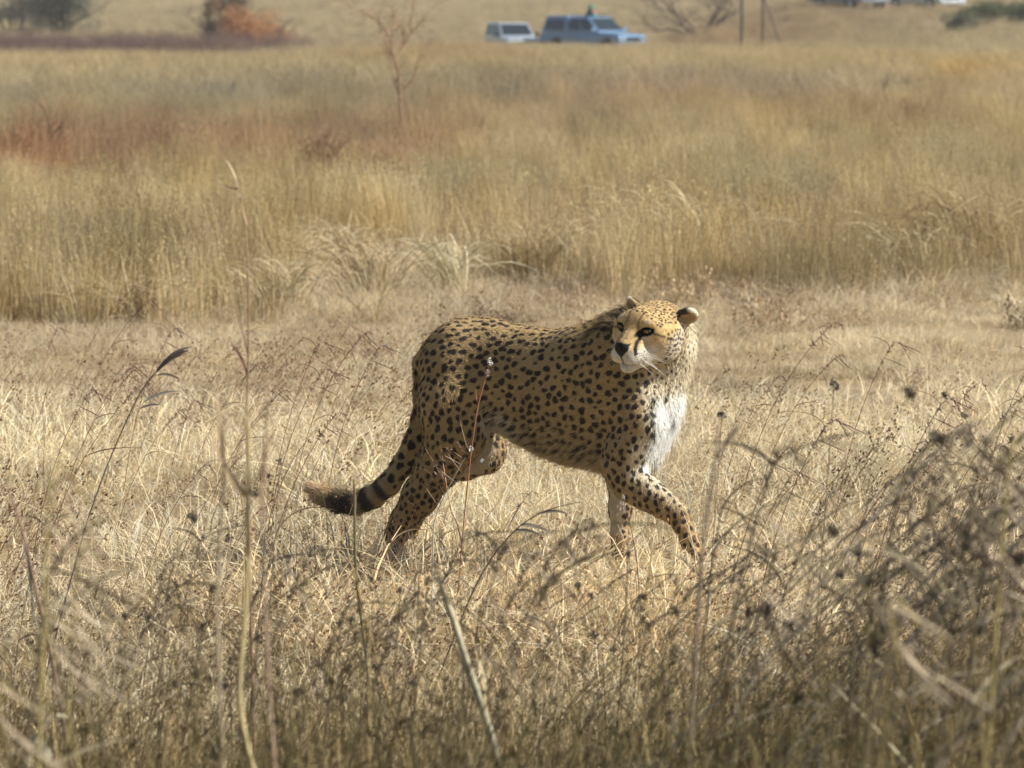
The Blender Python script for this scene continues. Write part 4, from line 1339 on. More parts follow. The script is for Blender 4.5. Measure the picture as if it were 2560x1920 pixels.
# ------------------------------------------------------------------ vehicles
def prism(profile, y0, y1, top_in=0.0, ztop=None, zbase=None):
    """side profile (x, z) polygon extruded across the width; upper points pull in by top_in (tumblehome)"""
    n = len(profile)
    V = []
    for s in (-1, 1):
        for x, z in profile:
            y = y1 if s > 0 else y0
            if ztop is not None:
                t = np.clip((z - zbase) / (ztop - zbase), 0, 1)
                y = y * (1 - top_in * t)
            V.append((x, y, z))
    F = [list(range(n))[::-1], list(range(n, 2 * n))]
    for i in range(n):
        j = (i + 1) % n
        F.append([i, j, n + j, n + i])
    return V, F

def bevelled(name, V, F, mat, parent, bev=.04, seg=2):
    me = bpy.data.meshes.new(name); me.from_pydata([tuple(map(float, v)) for v in V], [], F); me.update()
    import bmesh
    bm = bmesh.new(); bm.from_mesh(me)
    bmesh.ops.recalc_face_normals(bm, faces=bm.faces)
    if bev:
        bmesh.ops.bevel(bm, geom=[e for e in bm.edges if e.calc_face_angle(0) > .25], offset=bev, segments=seg, affect='EDGES', profile=.6, clamp_overlap=True)
    bm.to_mesh(me); bm.free()
    me.polygons.foreach_set('use_smooth', [True] * len(me.polygons))
    try:
        me.set_sharp_from_angle(angle=math.radians(38))
    except Exception:
        pass
    me.materials.append(mat)
    o = bpy.data.objects.new(name, me); link(o, parent)
    return o

def boxm(name, c, s, mat, parent, bev=.01):
    c = np.array(c); s = np.array(s) / 2
    V = [c + s * (i, j, k) for i in (-1, 1) for j in (-1, 1) for k in (-1, 1)]
    F = [[0, 1, 3, 2], [4, 6, 7, 5], [0, 4, 5, 1], [2, 3, 7, 6], [0, 2, 6, 4], [1, 5, 7, 3]]
    return bevelled(name, V, F, mat, parent, bev, 1)

def panel(name, pts, mat, parent, t=.012, n=None):
    """flat pane with thickness from four or more corner points"""
    P = np.array(pts, float)
    if n is None:
        n = np.cross(P[1] - P[0], P[2] - P[0])
    n = np.array(n, float); n /= np.linalg.norm(n)
    k = len(P)
    V = list(P - n * t) + list(P + n * t)
    F = [list(range(k))[::-1], list(range(k, 2 * k))] + [[i, (i + 1) % k, k + (i + 1) % k, k + i] for i in range(k)]
    return bevelled(name, V, F, mat, parent, 0)

def wheel_part(name, c, r, w, mats, parent):
    def ring(prof, mat, nm, par):
        N = 28; V = []; F = []
        m = len(prof)
        for i in range(N):
            a = 2 * math.pi * i / N
            for y, rr in prof:
                V.append((c[0] + rr * math.cos(a), c[1] + y, c[2] + rr * math.sin(a)))
        for i in range(N):
            for j in range(m - 1):
                a, b = i * m + j, i * m + j + 1
                c2, d = ((i + 1) % N) * m + j + 1, ((i + 1) % N) * m + j
                F.append([a, b, c2, d])
        return bevelled(nm, V, F, mat, par, 0)
    t = ring([(-w / 2, r * .62), (-w / 2, r * .93), (-w * .35, r), (w * .35, r), (w / 2, r * .93), (w / 2, r * .62)], mats[0], 'wheel', parent)
    ring([(-w * .42, .02), (-w * .42, r * .25), (-w * .30, r * .55), (-w * .46, r * .63), (w * .46, r * .63), (w * .30, r * .55), (w * .42, r * .25), (w * .42, .02)], mats[1], 'rim', t)

def vehicle(name, px, Y, heading, body_col, label, cat, kind='pickup', S=1.0, zoff=0.0):
    x = (px - 1280) / F_PX * Y
    z = float(ground_z(x, Y)) + zoff
    root = empty(name, (x, Y, z), rz=-math.radians(heading))
    root.scale = (S, S, S)
    tag(root, label, cat)
    paint = material('car_paint', rough=.28, base=body_col, spec=.5, Coat_Weight=.6)
    paint.node_tree.nodes['Principled BSDF'].inputs['Metallic'].default_value = .25
    glass = mat_plain('car_glass', (.02, .03, .035), rough=.06, spec=.8)
    blk = mat_plain('black_trim', (.02, .02, .022), rough=.6)
    rub = mat_plain('tyre_rubber', (.02, .02, .02), rough=.9)
    alloy = mat_plain('wheel_alloy', (.55, .56, .58), rough=.3)
    lamp = mat_plain('headlight_lens', (.85, .88, .9), rough=.05, spec=1.0)
    lamp.node_tree.nodes['Principled BSDF'].inputs['Metallic'].default_value = .85
    red = mat_plain('tail_lamp', (.35, .02, .015), rough=.2)
    chrome = mat_plain('chrome', (.75, .76, .78), rough=.12); chrome.node_tree.nodes['Principled BSDF'].inputs['Metallic'].default_value = 1
    if kind in ('pickup', 'wagon'):
        L2 = 2.55 if kind == 'pickup' else 2.3; W = .90
        H = 1.76
        low = [(-L2, .48), (-L2, 1.02), (L2 - 1.45, 1.06), (L2 - .18, .97), (L2, .80), (L2, .42), (L2 - .45, .40), (L2 - .50, .62), (L2 - .68, .80), (L2 - .98, .80), (L2 - 1.18, .60), (L2 - 1.22, .40),
               (-L2 + 1.45, .40), (-L2 + 1.42, .60), (-L2 + 1.25, .80), (-L2 + .92, .80), (-L2 + .72, .62), (-L2 + .68, .42)]
        wheels = [(L2 - .84, .38), (-L2 + 1.07, .38)]
        cab0, cab1 = -L2 + (.10 if kind == 'wagon' else 1.62), L2 - 1.32
        gh = [(cab0, 1.05), (cab0 + .12, H), (cab1 - .85, H), (cab1, 1.06)]
        hood = None
    else:
        L2, W, H = 2.15, .86, 1.42
        low = [(-L2, .40), (-L2 + .05, .90), (L2 - 1.25, .93), (L2 - .20, .80), (L2, .64), (L2 - .02, .30), (L2 - .40, .28), (L2 - .46, .50), (L2 - .60, .66), (L2 - .90, .66), (L2 - 1.06, .50), (L2 - 1.1, .28),
               (-L2 + 1.2, .28), (-L2 + 1.16, .50), (-L2 + 1.0, .66), (-L2 + .72, .66), (-L2 + .55, .50), (-L2 + .50, .28)]
        wheels = [(L2 - .76, .31), (-L2 + .85, .31)]
        cab0, cab1 = -L2 + .45, L2 - 1.05
        gh = [(cab0, .90), (cab0 + .55, H), (cab1 - .75, H), (cab1, .92)]
    V, F = prism(low, -W, W, .05, max(z_ for _, z_ in low), .4)
    body = bevelled('body', V, F, paint, root, .05, 2)
    zb = gh[0][1]
    V, F = prism(gh, -W * .97, W * .97, .16, H, zb)
    cab = bevelled('cabin', V, F, paint, root, .06, 2)
    def wy(zz): return W * .97 * (1 - .16 * np.clip((zz - zb) / (H - zb), 0, 1)) + .004
    # windscreen, rear and side glass
    (xa, za), (xb, zb2), (xc, zc), (xd, zd) = gh
    def lerp(a, b, t): return a + (b - a) * t
    w1, w2 = wy(lerp(zd, zc, .12)) - .09, wy(lerp(zd, zc, .88)) - .08
    off = np.array([.02, 0, .02])
    A = [np.array([lerp(xd, xc, .12), -w1, lerp(zd, zc, .12)]), np.array([lerp(xd, xc, .12), w1, lerp(zd, zc, .12)]), np.array([lerp(xd, xc, .88), w2, lerp(zd, zc, .88)]), np.array([lerp(xd, xc, .88), -w2, lerp(zd, zc, .88)])]
    panel('windscreen', [p + off * .5 for p in A], glass, root)
    A = [np.array([lerp(xa, xb, .25) - .012, -w1 + .05, lerp(za, zb2, .25)]), np.array([lerp(xa, xb, .25) - .012, w1 - .05, lerp(za, zb2, .25)]), np.array([lerp(xa, xb, .85) - .012, w2 - .05, lerp(za, zb2, .85)]), np.array([lerp(xa, xb, .85) - .012, -w2 + .05, lerp(za, zb2, .85)])]
    panel('rear_window', A, glass, root)
    nwin = 3 if kind == 'wagon' else 2
    za_, zb_ = zb + .10, H - .10
    xl0, xl1 = lerp(xa, xb, (za_ - za) / (zb2 - za)) + .10, lerp(xd, xc, (za_ - zd) / (zc - zd)) - .12
    xu0, xu1 = lerp(xa, xb, (zb_ - za) / (zb2 - za)) + .10, lerp(xd, xc, (zb_ - zd) / (zc - zd)) - .10
    for s in (-1, 1):
        for i in range(nwin):
            t0, t1 = i / nwin + .025, (i + 1) / nwin - .025
            q = [(lerp(xl0, xl1, t0), za_), (lerp(xl0, xl1, t1), za_), (lerp(xu0, xu1, t1), zb_), (lerp(xu0, xu1, t0), zb_)]
            panel('side_window', [np.array([a, s * wy(b), b]) for a, b in q], glass, root, .006)
        boxm('wing_mirror', (xd - .22, s * (W + .12), zb + .14), (.10, .22, .17), blk if kind != 'pickup' else paint, root, .02)
        boxm('headlight', (L2 - .07, s * (W - .24), low[4][1] - .03 if kind != 'car' else low[4][1] + .01), (.16, .34, .18), lamp, root, .03)
        boxm('tail_light', (-L2 - .002, s * (W - .12), .82), (.06, .14, .30), red, root, .01)
        for wx, r in wheels:
            wheel_part('wheel', (wx, s * (W - .10), r), r, .22, (rub, alloy), root)
        for i in range(2):
            boxm('door_handle', (lerp(xl0, xl1, i / 2 + .12), s * (W + .0), zb - .10), (.16, .03, .03), chrome, root, .005)
    boxm('grille', (L2 + .002, 0, low[4][1] - .05), (.05, (W - .46) * 2, .20), blk, root, .01)
    boxm('front_bumper', (L2 + .03, 0, low[4][1] - .30), (.16, W * 1.9, .20), chrome if kind == 'pickup' else paint, root, .04)
    boxm('rear_bumper', (-L2 - .03, 0, .56 if kind != 'car' else .46), (.14, W * 1.9, .18), blk, root, .03)
    if kind == 'pickup':
        # canopy over the load bed, a little higher than the cab
        c0, c1 = -L2 + .02, cab0 + .02
        cp = [(c0, 1.03), (c0 + .28, H + .04), (c1, H + .06), (c1, 1.04)]
        V, F = prism(cp, -W * .96, W * .96, .14, H + .05, 1.04)
        can = bevelled('canopy', V, F, paint, root, .07, 2)
        for s in (-1, 1):
            q = [(c0 + .20, 1.16), (c1 - .14, 1.16), (c1 - .14, 1.62), (c0 + .34, 1.62)]
            panel('canopy_window', [np.array([a, s * (W * .96 * (1 - .14 * np.clip((b - 1.04) / (H - .99), 0, 1)) + .004), b]) for a, b in q], glass, can, .006)
        panel('canopy_door', [np.array([c0 + .05 - .02, -.62, 1.14]), np.array([c0 + .05 - .02, .62, 1.14]), np.array([c0 + .22 - .02, .56, 1.62]), np.array([c0 + .22 - .02, -.56, 1.62])], glass, can, .006)
        for k in (-.35, .35):
            boxm('roof_rail', ((cab0 + cab1) / 2 - .45, k * 1.7, H + .05), (1.2, .04, .04), blk, root, .01)
    return root

v1 = vehicle('pickup_truck', 1482, 175, 46, (.20, .33, .50), 'pale pickup truck coloured by reflected blue sky, with a canopy over its load bed, headlights glinting', 'pickup truck', 'pickup', zoff=-.10)  # sky reflected in the shaded side is painted into the body colour
v2 = vehicle('parked_car', 1282, 178, 74, (.50, .57, .64), 'low white car facing the viewer just left of the canopied pickup', 'car', 'wagon', S=.93, zoff=-.32)
v3 = vehicle('parked_car', 2118, 186, 62, (.22, .24, .27), 'dark car with bright headlights cut by the top edge right of the fence posts', 'car', 'wagon')
v4 = vehicle('parked_car', 2308, 190, 58, (.55, .58, .62), 'white car at the top edge close to the green corner bush', 'car', 'car')
# flag-like cloth on the roof of the pickup
def cloth():
    b = at(1478, 44, 174.6)
    out_v = []
    n, m = 9, 7
    for i in range(n):
        for j in range(m):
            s, t = i / (n - 1), j / (m - 1)
            wdt = .55 * (1 - .5 * t)
            out_v.append(((s - .5) * wdt + .05 * t, .10 * math.sin(s * 6 + t * 3) * (1 - .5 * t), t * .55 + .04 * math.sin(s * 5)))
    V = np.array(out_v); F = np.array([[i * m + j, (i + 1) * m + j, (i + 1) * m + j + 1, i * m + j + 1] for i in range(n - 1) for j in range(m - 1)])
    c = np.tile(np.array([.06, .22, .26]), (len(V), 1)); k = (V[:, 2] > .22) & (V[:, 0] > .03)
    c[k] = (.5, .16, .07); c[V[:, 2] > .36] = (.12, .30, .16)
    o = bpy.data.objects.new('rolled_bundle', mesh_np('rolled_bundle', V, F, MAT_PLANT, col=c, smooth=True))
    md = o.modifiers.new('solid', 'SOLIDIFY'); md.thickness = .05
    o.location = b; link(o); tag(o, 'small teal and orange bundle standing on the roof of the pickup', 'bundle')
cloth()
# ------------------------------------------------------------------ individual plants in front of and around the cheetah
def ribbon(pts, w, rng, twist=0.6, side0=None):
    pts = np.asarray(pts, float); n = len(pts)
    T = np.gradient(pts, axis=0); T /= np.linalg.norm(T, axis=1, keepdims=True) + 1e-9
    s = np.cross(T[0], rng.normal(0, 1, 3)) if side0 is None else np.array(side0, float)
    V = []
    for i in range(n):
        a = twist * i / n
        u = s - (s @ T[i]) * T[i]; u /= np.linalg.norm(u) + 1e-9
        v = np.cross(T[i], u)
        d = math.cos(a) * u + math.sin(a) * v
        t = i / (n - 1)
        ww = w * math.sin(math.pi * min(1, .12 + .88 * t)) ** .6 * (1 - .3 * t) * .5 + w * .03
        V += [pts[i] - d * ww, pts[i] + d * ww]
    F = np.array([[2 * i, 2 * i + 1, 2 * i + 3, 2 * i + 2] for i in range(n - 1)])
    return np.array(V), F

def bez(a, b, c, n=8):
    t = np.linspace(0, 1, n)[:, None]
    return (1 - t) ** 2 * np.array(a) + 2 * t * (1 - t) * np.array(b) + t * t * np.array(c)

def colr(v, c, rng, var=.12):
    return np.tile(np.array(c, float), (len(v), 1)) * rng.uniform(1 - var, 1 + var, (len(v), 1))

def grass_stem(h, lean, rng, stem_c, leaf_c, seed_c, r=.0018, nleaf=4, seedlen=.22, arch=.3, seedn=60, leafw=.008, leafl=.22, name='grass_stem', curl=1.0):
    root = bpy.data.objects.new(name, None); root.empty_display_size = .05
    scene.collection.objects.link(root)
    top = np.array([h * lean, rng.normal(0, .04) * h, h])
    mid = np.array([h * lean * .25, 0, h * .62])
    tip = top + np.array([h * arch * .35, 0, -h * arch * .06])
    pts = np.concatenate([bez((0, 0, -.03), mid, top, 9)[:-1], bez(top, top + (top - mid) * .18, tip, 4)])
    v, f = tube_arrays(pts, list(np.linspace(r, r * .4, len(pts))), 5)
    part('stem', (v, f, colr(v, stem_c, rng)), MAT_PLANT, root)
    for i in range(nleaf):
        k = rng.integers(2, 9); b = pts[k]
        L = leafl * rng.uniform(.6, 1.3)
        a = rng.uniform(-.9, .9) + (0 if rng.random() < .72 else math.pi)
        d = np.array([math.cos(a), math.sin(a), 0])
        up_ = rng.uniform(.35, .95)
        p = bez(b, b + (d * .4 + np.array([lean * .3, 0, up_])) * L * .6, b + (d * .9 + np.array([lean * .4, 0, up_ * .75 - .5 * curl * rng.random()])) * L, 7)
        v, f = ribbon(p, leafw * rng.uniform(.6, 1.2), rng, rng.uniform(.4, 2))
        part('leaf', (v, f, colr(v, leaf_c, rng, .2)), MAT_PLANT, root)
    if seedn:
        L = seedlen
        ks = np.cumsum(np.r_[0, np.linalg.norm(np.diff(pts, axis=0), axis=1)])
        s = ks[-1] - rng.random(seedn) * L
        P = np.stack([np.interp(s, ks, pts[:, j]) for j in range(3)], 1) + rng.normal(0, .0035, (seedn, 3))
        D = np.tile((pts[-1] - pts[-3]) / np.linalg.norm(pts[-1] - pts[-3]), (seedn, 1))
        v, f, c = flecks(P, D, 1, .0, .0017, seed_c, rng, 5.0)
        out = [(v, f, c)]
        for i in range(7):
            s0 = ks[-1] - rng.random() * L
            b = np.array([np.interp(s0, ks, pts[:, j]) for j in range(3)])
            d = D[0] + rng.normal(0, .28, 3); d /= np.linalg.norm(d); l_ = L * rng.uniform(.25, .6)
            p = bez(b, b + d * l_ * .6, b + d * l_ + np.array([l_ * .12, 0, -l_ * .10]), 5)
            v, f = ribbon(p, .0030, rng, 1.5)
            out.append((v, f, colr(v, seed_c, rng, .2)))
        part('seed_head', join(out), MAT_PLANT, root)
    return root

def forb(h, rng, stem_c, ball_c, nb=6, name='seed_forb', ball=.0085):
    root = bpy.data.objects.new(name, None); root.empty_display_size = .05
    scene.collection.objects.link(root)
    main = bez((0, 0, -.03), (rng.normal(.02, .03), 0, h * .5), (h * rng.uniform(.0, .22), rng.normal(0, .03), h * .95), 8)
    arr = [tube_arrays(main, list(np.linspace(.0024, .0012, 8)), 5)]
    ends = [main[-1]]
    for i in range(nb):
        k = rng.integers(3, 8); a = rng.uniform(0, 6.28)
        d = np.array([math.cos(a), math.sin(a), rng.uniform(.6, 1.3)]); d /= np.linalg.norm(d)
        L = h * rng.uniform(.14, .34)
        e = main[k] + d * L + np.array([0, 0, .02])
        arr.append(tube_arrays(bez(main[k], main[k] + d * L * .6 - np.array([0, 0, .02]), e, 5), [.0013, .0012, .001, .0009, .0008], 4)); ends.append(e)
    j = join([(v, f, colr(v, stem_c, rng)) for v, f in arr])
    part('stem', j, MAT_PLANT, root)
    for e in ends:
        P = np.tile(e, (26, 1)); D = rng.normal(0, 1, (26, 3)); D /= np.linalg.norm(D, axis=1, keepdims=True)
        P = P + D * ball * rng.uniform(.3, .9, (26, 1))
        v, f, c = flecks(P, D, 1, 0, ball * .24, ball_c, rng, 2)
        part('seed_head', (v, f, c), MAT_PLANT, root)
    return root

def copy_tree(o, parent=None):
    c = o.copy(); scene.collection.objects.link(c); c.parent = parent
    for ch in o.children:
        d = ch.copy(); scene.collection.objects.link(d); d.parent = c
    return c

def place(o, px, Y, rz=0, s=1.0):
    x = (px - 1280) / F_PX * Y
    o.location = (x, Y, float(ground_z(x, Y))); o.rotation_euler = (0, 0, rz); o.scale = (s, s, s)

def front_plants():
    rng = np.random.default_rng(101)
    PUR, DKB, TAN, RED, YEL, OLV = (.34, .275, .20), (.20, .155, .095), (.42, .33, .20), (.27, .12, .07), (.52, .42, .17), (.20, .19, .09)
    def kit(fn, n):
        return [fn() for _ in range(n)]
    A = kit(lambda: grass_stem(.95, rng.uniform(.55, .85), rng, PUR, (.18, .16, .10), (.20, .155, .11), r=.0028, nleaf=4, arch=.16, seedn=90, leafw=.0045, leafl=.17, curl=.4, name='leaning_grass'), 5)
    Bk = kit(lambda: grass_stem(.72, rng.uniform(.05, .28), rng, DKB, (.22, .18, .10), (.24, .185, .12), r=.0020, nleaf=7, arch=.15, seedn=40, leafw=.0045, leafl=.15, curl=.6, name='standing_grass'), 4)
    Ck = kit(lambda: forb(.62, rng, DKB, (.14, .11, .075), 5), 4)
    Dk = kit(lambda: grass_stem(.85, rng.uniform(-.15, .12), rng, YEL, (.50, .41, .22), (.45, .36, .24), r=.0026, nleaf=3, arch=.1, seedn=20, leafw=.006, leafl=.16, name='pale_stalk'), 3)
    Ek = kit(lambda: grass_stem(.60, rng.uniform(.30, .55), rng, RED, (.36, .25, .17), (.26, .18, .13), r=.0015, nleaf=2, arch=.25, seedn=46, leafw=.005, leafl=.14, seedlen=.16, name='reddish_grass'), 4)
    used = set()
    def put(K, px, Y, s, label, cat, group, rz=None):
        i = int(rng.integers(0, len(K)))
        o = K[i]
        if i in used_k.setdefault(id(K), set()): o = copy_tree(K[i])
        used_k[id(K)].add(i)
        place(o, px, Y, rng.normal(0, .35) if rz is None else rz, s)
        tag(o, label, cat, group)
    used_k = {}
    # leaning clump on the right: (picture height of the tips sets how tall each one grows at its distance)
    def hgt(py, Y, base): return max(.25, (CAM_H - Y * (PITCH + (py - 960) / F_PX)) / base)
    for i in range(44):
        px = rng.uniform(1560, 2560); Y = rng.uniform(4.6, 8.2) if i < 30 else rng.uniform(8, 9.8)
        py = rng.uniform(1060, 1560) + (2560 - px) * .14
        s_ = hgt(py, Y, .95)
        put(A, px - 270 * s_ * 4 / Y, Y, s_, 'dark purplish grass stem leaning right in the blurred clump at the lower right', 'grass stem', 'leaning grass stems at the lower right')
    for i in range(8):
        px = rng.uniform(1640, 1860); Y = rng.uniform(5.2, 7.0)
        put(A, px - 200, Y, hgt(rng.uniform(1200, 1330), Y, .95), 'soft blurred grass stem leaning across the raised front paw', 'grass stem', 'blurred stems before the raised paw')
    for i in range(14):
        px = rng.uniform(1000, 1600); Y = rng.uniform(5.6, 9.6)
        put(A, px, Y, hgt(rng.uniform(1360, 1560), Y, .95), 'dark grass stem with drooping leaves leaning right below the cheetah', 'grass stem', 'leaning grass stems below the cheetah')
    for i in range(28):
        px = rng.uniform(-60, 1500); Y = rng.uniform(4.8, 8.8)
        put(Bk, px, Y, hgt(rng.uniform(1300, 1680), Y, .72), 'brown upright grass stem in the blurred foreground at the bottom', 'grass stem', 'upright grass stems along the bottom')
    for i in range(24):
        px = rng.uniform(1500, 2560); Y = rng.uniform(4.6, 7.4)
        put(Bk, px, Y, hgt(rng.uniform(1150, 1650), Y, .72), 'brown upright grass stem at the lower right among the leaning stems', 'grass stem', 'upright grass stems at the lower right')
    def many(K, rows, name_, cat, group, base):
        for px, Y, py, where in rows:
            put(K, px, Y, hgt(py, Y, base), name_ + ' ' + where, cat, group)
    many(Ck, ((915, 7.4, 1480, 'below the tail curve'), (990, 7.2, 1455, 'below the hind paw'), (365, 6.9, 1450, 'spreading its arms in the left foreground'), (520, 6.4, 1600, 'just left of the yellow jointed stalk'),
              (760, 7.0, 1560, 'between the yellow stalk and the tail'), (130, 6.5, 1560, 'beside the pinkish stalk at the left edge'), (1080, 6.8, 1640, 'right behind the thick pale reed')),
         'dry weed with round dark seed heads', 'weed', 'dry weeds with round seed heads', .60)
    many(Ck, ((1500, 7.6, 1390, 'under the cheetah belly'), (2020, 5.8, 1380, 'in the middle of the leaning stems'), (1790, 6.4, 1540, 'left of the slanting corner reed'), (2290, 5.2, 1400, 'rising highest at the lower right'),
              (2120, 4.6, 1780, 'low behind the slanting corner reed'), (2400, 8.4, 1180, 'far right and higher than the others')),
         'dry weed with round dark seed heads', 'weed', 'dry weeds with round seed heads', .60)
    many(Dk, ((40, 5.0, 1250, 'leftmost of all at the left edge'), (115, 5.6, 1420, 'second from the left edge'), (330, 5.0, 1600, 'below the curved seed head'), (2440, 4.8, 1180, 'tallest at the right edge'), (2500, 4.4, 1560, 'shorter one in the lower right corner'), (230, 4.4, 1780, 'low above the broken corner reed')),
         'pale yellow blurred grass stalk', 'grass stalk', 'pale stalks near the side edges', .85)
    for i in range(30):
        px = rng.uniform(30, 1000); Y = rng.uniform(10.5, 16)
        put(Ek, px, Y, rng.uniform(.6, 1.05), 'fine reddish grass stem leaning right in the straw left of the cheetah', 'grass stem', 'reddish stems left of the cheetah')
    for i in range(22):
        px = rng.uniform(1740, 2500); Y = rng.uniform(9.5, 13.5)
        put(Ek, px, Y, rng.uniform(.6, 1.1), 'fine reddish grass stem leaning right in the straw right of the cheetah', 'grass stem', 'reddish stems right of the cheetah')
    for px, Y, s_ in ((1180, 10.9, .62), (1290, 10.6, .5), (1400, 10.3, .5), (1480, 10.4, .55), (1090, 10.4, .5), (1620, 10.0, .62), (1700, 9.8, .6), (1010, 10.0, .45)):
        put(Ek, px, Y, s_, 'fine reddish grass stem standing in front of the cheetah legs', 'grass stem', 'reddish stems in front of the cheetah')
    for K in (A, Bk, Ck, Dk, Ek):
        for i, o in enumerate(K):
            if i not in used_k.get(id(K), ()):
                for ch in list(o.children): bpy.data.objects.remove(ch)
                bpy.data.objects.remove(o)

def traced(name, label, cat, Y, pts, radii, col, leaves=(), seeds=None, extra=None, dy=0.0, root_to_ground=True):
    """one plant whose stem passes through the given picture points at its own distance"""
    rng = np.random.default_rng(abs(hash(label)) % 9999 if False else sum(map(ord, label)))
    P = [at(px, py, Y + dy * i) for i, (px, py) in enumerate(pts)]
    if root_to_ground:
        b = P[0].copy(); gz = float(ground_z(b[0], b[1]))
        if b[2] > gz + .02:
            d = (P[0] - P[1]); d = d / max(1e-3, abs(d[2])); d[0] = np.clip(d[0], -.4, .4)
            b = P[0] + d * (P[0][2] - gz); b[2] = gz - .01
            P = [b] + P; radii = [radii[0]] + list(radii)
    root = empty(name, tuple(P[0])); tag(root, label, cat)
    P = np.array(P) - P[0]
    # smooth polyline
    k = np.cumsum(np.r_[0, np.linalg.norm(np.diff(P, axis=0), axis=1)])
    s = np.linspace(0, k[-1], 5 * len(P))
    Q = np.stack([np.interp(s, k, P[:, j]) for j in range(3)], 1)
    for _ in range(3): Q[1:-1] = (Q[:-2] + 2 * Q[1:-1] + Q[2:]) / 4
    R = np.interp(s, k, radii)
    v, f = tube_arrays(Q, list(R), 6)
    ring = np.repeat(np.clip(1 + np.cumsum(rng.normal(0, .07, len(Q))) - rng.random(len(Q)) * .12, .62, 1.25), 6)[:, None]
    part('stem', (v, f, colr(v, col, rng, .16) * ring), MAT_PLANT, root)
    for lp, w, c in leaves:
        q = np.array([at(px, py, Y) for px, py in lp]) - np.array(root.location)
        if len(q) == 3: q = bez(q[0], q[1], q[2], 7)
        v, f = ribbon(q, w, rng, .6, side0=(.3, .6, 1))
        part('leaf', (v, f, colr(v, c, rng, .15)), MAT_PLANT, root)
    for (px, py, rad, n, c, nm) in (seeds or ()):
        cpt = at(px, py, Y) - np.array(root.location)
        n = n * 2
        D = rng.normal(0, 1, (n, 3)); D /= np.linalg.norm(D, axis=1, keepdims=True)
        v, f, cc = flecks(cpt + D * rad * rng.uniform(.1, .9, (n, 1)) * [1, 1, 1.4], D, 1, 0, rad * .20, c, rng, 1.6)
        part(nm, (v, f, cc), MAT_PLANT, root)
    return root

